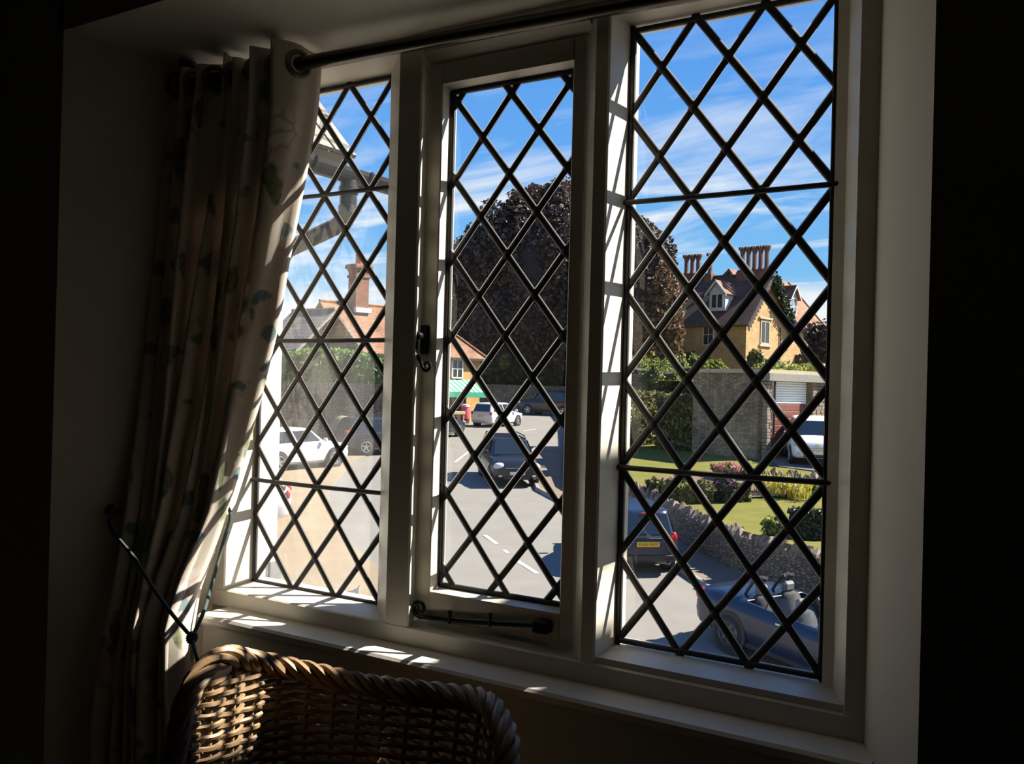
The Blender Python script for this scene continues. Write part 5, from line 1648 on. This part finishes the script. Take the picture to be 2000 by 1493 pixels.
for z_ in (1.0, .90):
    wb(MB().lathe([(.047, CZ + z_ - .02), (.052, CZ + z_ - .018), (.052, CZ + z_ + .018), (.047, CZ + z_ + .02)], 14, 'Z', (gx, py_, 0)), 'pipe_collar', GUT, True)
pz = MB().lathe([(.052, -.02), (.052, .02)], 14)
# unseen wing added so its roof edge shades the lower right panes
wr = empty('house_wing', (1.6, 3.0, CZ + G(8)), label='unseen white wing added just right of the window to shade its panes', cat='building')
def wc(mb, name, m_): return mb.build(name, m_, wr, False, world=True)
WE, XE, ZEV = 3.05, 0.46, CZ + 1.45
wc(MB().box((XE + .3, 1.58, zb), (3.3, WE - .08, ZEV + .1)), 'wall', WHITE_R)
wc(slab([(XE, 1.58, ZEV), (XE, WE, ZEV), (2.0, WE, ZEV + 1.9), (2.0, 1.58, ZEV + 1.9)], .1), 'roof_slope', SLATE)
wc(slab([(3.58, 1.58, ZEV), (3.58, WE, ZEV), (2.0, WE, ZEV + 1.9), (2.0, 1.58, ZEV + 1.9)], .1), 'roof_slope', SLATE)
wc(MB().extrude([(XE + .3, WE - .3, ZEV), (3.3, WE - .3, ZEV), (2.0, WE - .3, ZEV + 1.75)], (0, .2, 0)), 'gable_wall', WHITE_R)

# the pigeon on the forecourt
pgp = on_ground(692, 1171)
pg = empty('pigeon', O(pgp[0], pgp[1], G(pgp[1]) + .03), (0, 0, YAW + .3), label='grey pigeon standing on the sandy forecourt', cat='bird')
FEA = mat('pigeon_grey_feather', (.07, .075, .09), .7, var=(.13, .135, .15), scale=30)
rows_ = []
for (x, z, r) in ((-.19, .055, .012), (-.15, .065, .028), (-.08, .085, .05), (0, .11, .066), (.05, .135, .062), (.075, .17, .042), (.08, .205, .027), (.085, .225, .027), (.095, .238, .024), (.105, .245, .012), (.112, .243, .003)):
    rows_.append([(x + (.0 if z < .15 else 0) - r * math.cos(a) * (.35 if .12 < z < .2 else .05), r * math.sin(a) * .9, z + r * math.cos(a) * (.9 if z < .15 else .55)) for a in [2 * math.pi * k / 14 for k in range(14)]])
MB().grid(rows_, closed=True).build('body', FEA, pg, 'all')
MB().add([(.108, -.006, .243), (.108, .006, .243), (.108, 0, .25), (.132, 0, .236)], [(0, 1, 2), (0, 3, 1), (1, 3, 2), (2, 3, 0)]).build('beak', DARKW, pg)
for s_ in (-1, 1):
    MB().tube([(0, s_ * .02, .06), (.005, s_ * .02, .0), (.03, s_ * .022, .0)], .004, 6).build('leg', mat('pink_leg', (.35, .1, .09), .6), pg, True)
    MB().ell((-.05, s_ * .055, .10), (.09, .012, .035), 10, 8).build('wing', FEA, pg, True)
# ------------------------------------------------------------------ cars
TYRE = mat('tyre_rubber', (.012, .012, .013), .8)
ALLOY = mat('alloy_wheel', (.42, .42, .44), .3, .7)
ALLOYD = mat('dark_alloy_wheel', (.10, .10, .11), .35, .7)
CGLASS = mat('car_glass', (.012, .018, .024), .04, spec=.9)
BLACKP = mat('black_plastic', (.015, .015, .016), .55)
REDL = mat('red_lamp', (.45, .012, .012), .15, spec=.7)
CLEARL = mat('clear_headlamp', (.50, .52, .54), .12, spec=.9)
CHROME = mat('chrome_trim', (.6, .6, .6), .15, 1.0)
PLATEY = mat('yellow_number_plate', (.72, .42, .02), .5)
PLATEW = mat('white_number_plate', (.7, .7, .68), .5)
INK = mat('plate_black', (.01, .01, .01), .6)
SEATG = mat('grey_seat_fabric', (.03, .031, .033), .85)
HEADG = mat('pale_headrest_leather', (.12, .12, .118), .7)
def paint(name, c, rough=.25): return mat(name, c, rough, 0.0, spec=.7)
NAVY = paint('navy_paint', (.008, .014, .035)); BLACKC = paint('black_blue_paint', (.008, .009, .013)); WHITEC = paint('white_car_paint', (.74, .74, .74)); SILV = paint('silver_white_paint', (.55, .56, .58)); DKGREY = paint('dark_grey_paint', (.016, .019, .026)); GRN = paint('dark_green_grey_paint', (.022, .024, .024))

STD = [(0, .28, .40, .74), (.012, .22, .46, .84), (.045, .16, .52, .93), (.11, .13, .555, .985), (.22, .125, .60, 1), (.30, .125, .625, 1), (.5, .125, .64, 1), (.75, .13, .655, 1), (.90, .135, .655, .985), (.965, .17, .63, .95), (.99, .22, .58, .90), (1, .30, .50, .84)]
def body_rows(L, W, H, st, tub=None):
    rows_ = []
    for (f, zb_, zt_, wf_) in st:
        x = L * (.5 - f); w_ = W / 2 * wf_; zb, zt = zb_ * H, zt_ * H
        h = zt - zb
        half = [(0, zb), (.80 * w_, zb), (.95 * w_, zb + .10 * h), (w_, zb + .42 * h), (.992 * w_, zb + .68 * h), (.955 * w_, zb + .88 * h), (.87 * w_, zb + .985 * h)]
        if tub and tub[0] < f < tub[1]:
            half += [(.80 * w_, zb + .985 * h), (.76 * w_, zb + .25 * h), (0, zb + .25 * h)]
        else:
            half += [(.76 * w_, zt + .008 * H), (.45 * w_, zt + .02 * H), (0, zt + .026 * H)]
        ring = [(x, y, z) for y, z in half] + [(x, -y, z) for y, z in half[::-1][1:-1]]
        rows_.append(ring)
    return rows_
def wheel(car, x, y, r, wd, side, rm, n=5):
    c = empty('wheel', (x, y, r)); c.parent = car
    m = MB(); s = side
    m.lathe([(r * .62, -wd / 2), (r * .93, -wd / 2), (r, -wd / 2 + .03), (r, wd / 2 - .03), (r * .93, wd / 2), (r * .62, wd / 2)], 24, 'Y', cap=False)
    m.build('tyre', TYRE, c, True)
    m = MB(); m.lathe([(r * .63, s * wd * .48), (r * .66, s * wd * .50), (r * .60, s * wd * .30), (.01, s * wd * .28)], 24, 'Y', cap=False)
    m.build('wheel_dish', BLACKP, c, True)
    m = MB(); m.tube([(r * .63 * math.cos(a), s * wd * .5, r * .63 * math.sin(a)) for a in [2 * math.pi * i / 24 for i in range(24)]], r * .05, 6, closed=True)
    m.lathe([(.001, s * wd * .50), (r * .16, s * wd * .48), (r * .16, s * wd * .3)], 10, 'Y')
    for k in range(n):
        a = 2 * math.pi * k / n + .3
        d_ = Vector((math.cos(a), 0, math.sin(a))); t_ = Vector((-d_.z, 0, d_.x))
        p0, p1 = d_ * r * .1, d_ * r * .62
        y0 = Vector((0, s * wd * .47, 0)); y1 = Vector((0, s * wd * .36, 0))
        m.add([p0 + t_ * r * .10 + y0, p1 + t_ * r * .075 + y0, p1 - t_ * r * .075 + y0, p0 - t_ * r * .10 + y0, p0 + t_ * r * .10 + y1, p1 + t_ * r * .075 + y1, p1 - t_ * r * .075 + y1, p0 - t_ * r * .10 + y1], [(0, 1, 2, 3), (0, 4, 5, 1), (2, 6, 7, 3), (1, 5, 6, 2)])
    m.build('wheel_rim', rm, c, True)
def lampm(car, name, c, r, m_, rot=None):
    return MB().ell(c, r, 12, 8, rot=rot).build(name, m_, car, True)
def car(name, label, u, d, az, L, W, H, pm, st=STD, cab=(.26, .40, .90, .985), belt=.635, roofw=.70, r=.31, wheels=(.185, .80), rm=ALLOY, roof=True, rails=False, grille=True, mirror=True, dz=0.0, zfun=None, trim=False, glassm=CGLASS, taillamp=None, lights=True, hl=None):
    zf = zfun or (lambda uu, dd: G(dd))
    a = math.radians(az)
    h2 = Vector((math.sin(a), math.cos(a)))       # heading in (u, d)
    wb_ = L * .3
    zfr, zre = zf(u + h2.x * wb_, d + h2.y * wb_), zf(u - h2.x * wb_, d - h2.y * wb_)
    pitch = math.atan2(zfr - zre, 2 * wb_)
    root = empty(name, O(u, d, (zfr + zre) / 2 + dz), (0, -pitch, math.pi / 2 + YAW - a), label, 'car')
    m = MB().grid(body_rows(L, W, H, st), closed=True)
    n = len(body_rows(L, W, H, st)[0])
    last = len(st) - 1
    m.f += [tuple(range(n)), tuple(range(last * n + n - 1, last * n - 1, -1))]; m.mi += [0, 0]
    m.build('body', pm, root, True)
    xw = [L * (.5 - f) for f in wheels]
    for x in xw:
        for s in (1, -1):
            y = s * (W / 2 - .10)
            MB().lathe([(r * 1.17, s * (W / 2 * .90)), (r * 1.17, s * (W / 2 + .002)), (r * .6, s * (W / 2 + .002))], 28, 'Y', (x, 0, r * 1.03)).build('wheel_arch', BLACKP, root, True)
            wheel(root, x, y, r, .235, s, rm)
    MB().bbox((-L * .36, -W / 2 * .97, .13 * H), (L * .36, W / 2 * .97, .19 * H), .02).build('sill_trim', BLACKP, root)
    if roof:
        fa, fb, fc, fd = cab
        zb, zr = belt * H, H
        wbh, wrh = W / 2 * .935, W / 2 * roofw
        def ring(t, k=1.0):
            xf, xr = L * (.5 - lerp(fa, fb, t)), L * (.5 - lerp(fd, fc, t))
            hw = lerp(wbh, wrh, t) * k; z = lerp(zb, zr, t)
            mx, hl = (xf + xr) / 2, (xf - xr) / 2 * k
            pts = []
            for i in range(32):
                an = 2 * math.pi * (i + .5) / 32
                c_, s_ = math.cos(an), math.sin(an)
                e = .30
                pts.append((mx + hl * math.copysign(abs(c_) ** e, c_), hw * math.copysign(abs(s_) ** e, s_), z))
            return pts
        rg = [ring(-.06), ring(.25), ring(.55), ring(.82), ring(.93)]
        top = ring(.97, .97); top = [(x, y, zr * .978) for x, y, z in top]; rg.append(top)
        for k, zz_ in ((.86, .994), (.6, 1.0), (.3, 1.003), (.02, 1.004)):
            rg.append([(lerp((top[0][0] + top[16][0]) / 2, x, k), y * k, zr * zz_) for x, y, z in top])
        m = MB().grid(rg, closed=True); m.build('cabin', pm, root, 'all')
        def pt(side, t, q):
            """point on the cabin skin: side f/b/l/r, height t, lateral q"""
            xf, xr = L * (.5 - lerp(fa, fb, t)), L * (.5 - lerp(fd, fc, t))
            hw = lerp(wbh, wrh, t); z = lerp(zb, zr, t)
            if side == 'f': return Vector((xf + .012, hw * q, z))
            if side == 'b': return Vector((xr - .012, hw * q, z))
            return Vector((lerp(xf, xr, q), (hw + .010) * (1 if side == 'l' else -1), z))
        def pane(nm, side, q0, q1, t0=.06, t1=.86, q0t=None, q1t=None):
            q0t = q0 if q0t is None else q0t; q1t = q1 if q1t is None else q1t
            A = [pt(side, t0, q0), pt(side, t0, q1), pt(side, t1, q1t), pt(side, t1, q0t)]
            c_ = sum(A, Vector()) / 4
            rows_ = []
            for i in range(5):
                t = i / 4
                rows_.append([A[0].lerp(A[3], t).lerp(A[1].lerp(A[2], t), j / 6) for j in range(7)])
            MB().grid(rows_).build(nm, glassm, root, True)
        pane('windscreen', 'f', -.84, .84)
        pane('rear_window', 'b', -.80, .80, .12, .84)
        for s in 'lr':
            pane('side_window', s, .10, .45, .10, .84, .08, .45)
            pane('side_window', s, .49, .74, .10, .84)
            pane('quarter_window', s, .78, .90, .14, .80, .78, .86)
        if rails:
            for s in (1, -1):
                xa, xb = L * (.5 - lerp(fa, fb, 1) - .03), L * (.5 - fc + .03)
                y = s * wrh * .92
                MB().tube([(xa, y, H * .99), (xa - .15, y, H + .06), (xb + .15, y, H + .06), (xb, y, H * .99)], .022, 8).build('roof_rail', BLACKP, root, True)
    if mirror:
        for s in (1, -1):
            x = L * (.5 - cab[0] - .06)
            MB().bbox((x - .06, s * (W / 2 + .10) - .09, belt * H + .02), (x + .06, s * (W / 2 + .10) + .09, belt * H + .17), .03).build('door_mirror', pm if not trim else BLACKP, root)
    if lights:
        for s in (1, -1):
            lampm(root, 'headlamp', (L * .5 - .10, s * W * .365, .475 * H), hl or (.095, .17, .058 * H), CLEARL)
            if taillamp is None:
                lampm(root, 'tail_lamp', (-L * .5 + .06, s * W * .415, .575 * H), (.075, .085, .085 * H), REDL)
            else:
                lampm(root, 'tail_lamp', (-L * .5 + taillamp[0], s * W * taillamp[1], taillamp[2] * H), taillamp[3], REDL)
            lampm(root, 'fog_lamp', (L * .5 - .03, s * W * .34, .27 * H), (.05, .08, .05), CLEARL)
        if grille:
            MB().bbox((L * .5 - .06, -W * .22, .38 * H), (L * .5 + .012, W * .22, .44 * H), .01).build('grille', BLACKP, root)
            MB().bbox((L * .5 - .03, -W * .24, .435 * H), (L * .5 + .016, W * .24, .452 * H), .005).build('grille_bar', CHROME, root)
            MB().bbox((L * .5 - .06, -W * .28, .19 * H), (L * .5 + .014, W * .28, .27 * H), .02).build('air_intake', BLACKP, root)
    return root
def plate(root, x, z, front, m_, txt=None, w_=.52, h=.112):
    s = 1 if front else -1
    p = MB().bbox((min(x, x + s * .015), -w_ / 2, z - h / 2), (max(x, x + s * .015), w_ / 2, z + h / 2), .004).build('number_plate', m_, root)
    if txt:
        text(txt, h * .80, INK, p, (x + s * .017, 0, z), (math.pi / 2, 0, math.pi / 2 * s), 'plate_lettering')
    return p

# navy hatchback seen from behind
L, W, H = 3.43, 1.54, 1.46
c1 = car('hatchback_car', 'navy blue hatchback with yellow plate seen from behind by the kerb', 2.86, 22.9, -9, L, W, H, NAVY, cab=(.24, .42, .91, .985), belt=.60, roofw=.74, r=.29, taillamp=(.05, .39, .60, (.06, .09, .13)), trim=True)
plate(c1, -L / 2 - .002, .50 * H, False, PLATEY, 'KG55 WUY')
MB().lathe([(.06, -L / 2 - .012), (.06, -L / 2 + .02)], 14, 'X', (0, 0, .625 * H)).build('emblem', CHROME, c1, True)
MB().bbox((-L / 2 - .02, -.36, .575 * H), (-L / 2 + .03, .36, .60 * H), .01).build('boot_lip', BLACKP, c1)
MB().bbox((-L / 2 - .03, -W * .44, .22 * H), (-L / 2 + .1, W * .44, .36 * H), .05).build('rear_bumper', BLACKP, c1)
MB().bbox((-L / 2 + .10, -.16, .955 * H), (-L / 2 + .15, .16, .975 * H), .008).build('brake_light', REDL, c1)
MB().tube([(-L / 2 - .01, 0, .63 * H), (-L / 2 + .02, .16, .76 * H), (-L / 2 + .08, .22, .84 * H)], .012, 6).build('rear_wiper', BLACKP, c1, True)
MB().tube([(-L / 2 + .1, -.5, .2 * H), (-L / 2 - .02, -.5, .2 * H)], .03, 10).build('exhaust_pipe', CHROME, c1, True)

# black four-by-four coming down the street
L, W, H = 4.2, 1.72, 1.58
SUVST = [(0, .26, .42, .78), (.012, .21, .50, .88), (.045, .17, .56, .96), (.12, .16, .60, 1), (.24, .16, .63, 1), (.32, .16, .64, 1), (.5, .16, .65, 1), (.75, .16, .66, 1), (.93, .17, .66, .985), (.975, .2, .62, .95), (1, .28, .52, .86)]
c2 = car('four_by_four_car', 'black four-by-four facing the camera in the middle of the street', -.10, 35.0, 170, L, W, H, BLACKC, SUVST, (.25, .40, .93, .985), .645, .74, .34, (.19, .79), rails=True, hl=(.10, .21, .13))
plate(c2, L / 2 + .012, .33 * H, True, PLATEW)
# dark large estate car at the far end
L, W, H = 4.95, 1.98, 1.86
c3 = car('estate_car', 'large dark estate car parked by the shaded wall', 3.1, 73.0, -62, L, W, H, GRN, SUVST, (.25, .36, .95, .985), .63, .80, .38, (.18, .78), rails=True)
# white hatchback by the shop
L, W, H = 3.6, 1.62, 1.45
c4 = car('hatchback_car', 'white hatchback pulling out by the corner shop', -.84, 58.0, 32, L, W, H, SILV, cab=(.24, .40, .92, .99), belt=.60, roofw=.74, r=.31)
plate(c4, -L / 2 - .002, .48 * H, False, PLATEY)
# white crossover and dark crossover on the forecourt
L, W, H = 4.14, 1.77, 1.58
c5 = car('crossover_car', 'white crossover car half hidden by the white wall', -8.35, 36.6, 42, L, W, H, WHITEC, SUVST, (.25, .42, .90, .985), .64, .70, .36, (.185, .80), mirror=True)
L, W, H = 4.40, 1.86, 1.64
c6 = car('crossover_car', 'dark blue-grey crossover with red tail lamp below the hedge', -5.54, 42.4, 60, L, W, H, DKGREY, SUVST, (.25, .42, .92, .985), .64, .72, .36, (.185, .80), taillamp=(.10, .43, .62, (.16, .12, .09)))
# white car mostly behind the white wall
L, W, H = 4.3, 1.78, 1.5
c7 = car('saloon_car', 'white car with red tail lamp poking out behind the white wall', -8.05, 25.4, 258, L, W, H, WHITEC, cab=(.26, .42, .88, .98), belt=.60, roofw=.72, r=.32)
# another dark car edge by the casement stile
L, W, H = 4.2, 1.76, 1.48
c8 = car('parked_car', 'dark car whose alloy wheel shows at the casement edge', -4.1, 49.6, 30, L, W, H, BLACKC, cab=(.26, .42, .90, .985), belt=.61, roofw=.72, r=.32)
# small white rounded car on the drive
L, W, H = 3.55, 1.63, 1.49
FST = [(0, .24, .40, .66), (.012, .2, .46, .78), (.04, .16, .53, .88), (.10, .14, .58, .96), (.2, .13, .61, 1), (.3, .13, .62, 1), (.5, .13, .63, 1), (.75, .13, .64, 1), (.92, .14, .62, .97), (.98, .2, .56, .90), (1, .3, .48, .82)]
fu = (1588 - 1000) / F * 33.0
c9 = car('compact_car', 'small rounded white car parked nose-out on the driveway', fu, 33.0, 192, L, W, H, WHITEC, FST, (.21, .41, .92, .985), .60, .70, .29, (.19, .79), zfun=lambda u, d: LZ(d) + .09, grille=False)
MB().bbox((L / 2 - .08, -.30, .33 * H), (L / 2 + .014, .30, .40 * H), .02).build('bumper_bar', CHROME, c9)
MB().bbox((L / 2 - .08, -.42, .18 * H), (L / 2 + .012, .42, .26 * H), .03).build('air_intake', BLACKP, c9)
MB().lathe([(.055, L / 2 - .02), (.055, L / 2 + .02)], 14, 'X', (0, 0, .445 * H)).build('emblem', CHROME, c9, True)
plate(c9, L / 2 + .012, .30 * H, True, PLATEW)

# open convertible in the foreground
L, W, H = 4.35, 1.79, 1.40
CV = [(0, .28, .40, .76), (.012, .22, .47, .86), (.045, .17, .54, .94), (.12, .15, .585, .99), (.24, .14, .62, 1), (.335, .14, .645, 1), (.34, .14, .645, 1), (.5, .14, .655, 1), (.74, .14, .675, 1), (.745, .14, .675, 1), (.88, .15, .69, .985), (.965, .18, .67, .95), (.99, .24, .60, .91), (1, .32, .52, .85)]
def conv():
    az = 146
    a = math.radians(az)
    h2 = Vector((math.sin(a), math.cos(a)))
    u, d = 5.31, 16.0
    wb_ = L * .3
    zfr, zre = G(d + h2.y * wb_), G(d - h2.y * wb_)
    root = empty('convertible_car', O(u, d, (zfr + zre) / 2), (0, -math.atan2(zfr - zre, 2 * wb_), math.pi / 2 + YAW - a), 'dark blue open convertible parked along the kerb', 'car')
    rr_ = body_rows(L, W, H, CV, (.3375, .7425))
    n = len(rr_[0])
    m = MB().grid(rr_, closed=True)
    last = len(CV) - 1
    m.f += [tuple(range(n)), tuple(range(last * n + n - 1, last * n - 1, -1))]; m.mi += [0, 0]
    m.build('body', NAVY, root, True)
    for x in (L * .305, -L * .29):
        for s in (1, -1):
            MB().lathe([(.385, s * (W / 2 * .88)), (.385, s * (W / 2 + .002)), (.2, s * (W / 2 + .002))], 28, 'Y', (x, 0, .335)).build('wheel_arch', BLACKP, root, True)
            wheel(root, x, s * (W / 2 - .11), .325, .24, s, ALLOYD, 7)
    MB().bbox((-L * .36, -W / 2 * .97, .13 * H), (L * .36, W / 2 * .97, .20 * H), .02).build('sill_trim', BLACKP, root)
    zbel = .655 * H
    # windscreen frame and glass
    xb, xt = L * .19, L * .06
    yb, yt = W * .43, W * .34
    MB().tube([(xb, yb, zbel), (xt, yt, H * .985), (xt, -yt, H * .985), (xb, -yb, zbel)], .032, 8).build('windscreen_frame', BLACKC, root, True)
    MB().add([(xb, yb, zbel), (xb, -yb, zbel), (xt, -yt, H * .985), (xt, yt, H * .985)], [(0, 1, 2, 3)]).build('windscreen', GL_CLEAR, root)
    for s in (1, -1):          # raised door glass and its seal post
        MB().add([(L * .15, s * W * .445, zbel), (-L * .13, s * W * .445, zbel), (-L * .12, s * W * .41, zbel + .26), (L * .075, s * W * .40, zbel + .30)], [(0, 1, 2, 3)]).build('door_glass', GL_CLEAR, root)
        MB().tube([(-L * .13, s * W * .445, zbel), (-L * .12, s * W * .41, zbel + .27)], .014, 6).build('glass_post', BLACKP, root)
        MB().bbox((L * .16, s * (W / 2 + .09) - .09, zbel + .0), (L * .16 + .11, s * (W / 2 + .09) + .09, zbel + .14), .035).build('door_mirror', NAVY, root)
        MB().bbox((-.25, s * (W / 2 + .004) - .012, .55 * H), (-.05, s * (W / 2 + .004) + .012, .575 * H), .005).build('door_handle', CHROME, root)
    def seat(x, y, hoop):
        c = empty('seat', (x, y, .34)); c.parent = root
        MB().bbox((-.25, -.24, -.04), (.28, .24, .12), .05).build('seat_cushion', SEATG, c)
        rows_ = []
        for (t, w_) in ((0, .23), (.25, .25), (.5, .24), (.62, .19), (.66, .12)):
            xx = -.24 - t * .28
            rows_.append([(xx + .08, -w_, t), (xx + .11, 0, t), (xx + .08, w_, t), (xx - .05, w_ * .95, t), (xx - .07, 0, t), (xx - .05, -w_ * .95, t)])
        m = MB().grid(rows_, closed=True); m.f.append(tuple(range(24, 30))); m.mi.append(0)
        m.build('seat_back', SEATG, c, 'all')
        MB().bbox((-.50, -.13, .66), (-.38, .13, .84), .04).build('headrest', HEADG, c)
        if hoop:
            m = MB()
            for e in (-.14, .14):
                m.tube([(-.78, e, .42), (-.62, e, .72), (-.50, e * .95, .92), (-.44, e * .8, .95)], .028, 8)
            m.tube([(-.50, -.14, .90), (-.46, 0, .955), (-.50, .14, .90)], .045, 8)
            m.build('roll_hoop', BLACKP, c, True)
    for y in (.38, -.38):
        seat(.28, y, False)
        seat(-.62, y * .92, True)
    MB().bbox((L * .10, -W * .40, .50), (L * .22, W * .40, zbel + .03), .04).build('dashboard', BLACKP, root)
    sw = [(L * .075 + .03 * math.sin(a_), -.38 + .185 * math.cos(a_), .82 + .17 * math.sin(a_)) for a_ in [2 * math.pi * i / 24 for i in range(24)]]
    MB().tube(sw, .016, 6, closed=True).build('steering_wheel', BLACKP, root, True)
    MB().bbox((-L * .265, -W * .41, zbel + .005), (-L * .235, W * .41, zbel + .035), .012).build('hood_cover_edge', BLACKP, root)
    for s in (1, -1):
        lampm(root, 'tail_lamp', (-L * .5 + .10, s * W * .425, .57 * H), (.12, .085, .13), REDL)
        lampm(root, 'headlamp', (L * .5 - .12, s * W * .37, .47 * H), (.14, .17, .09), CLEARL)
    plate(root, -L / 2 - .004, .46 * H, False, PLATEY)
    MB().lathe([(.045, -L / 2 + .03), (.045, -L / 2 - .008)], 12, 'X', (0, 0, .60 * H)).build('emblem', CHROME, root, True)
    return root
conv()
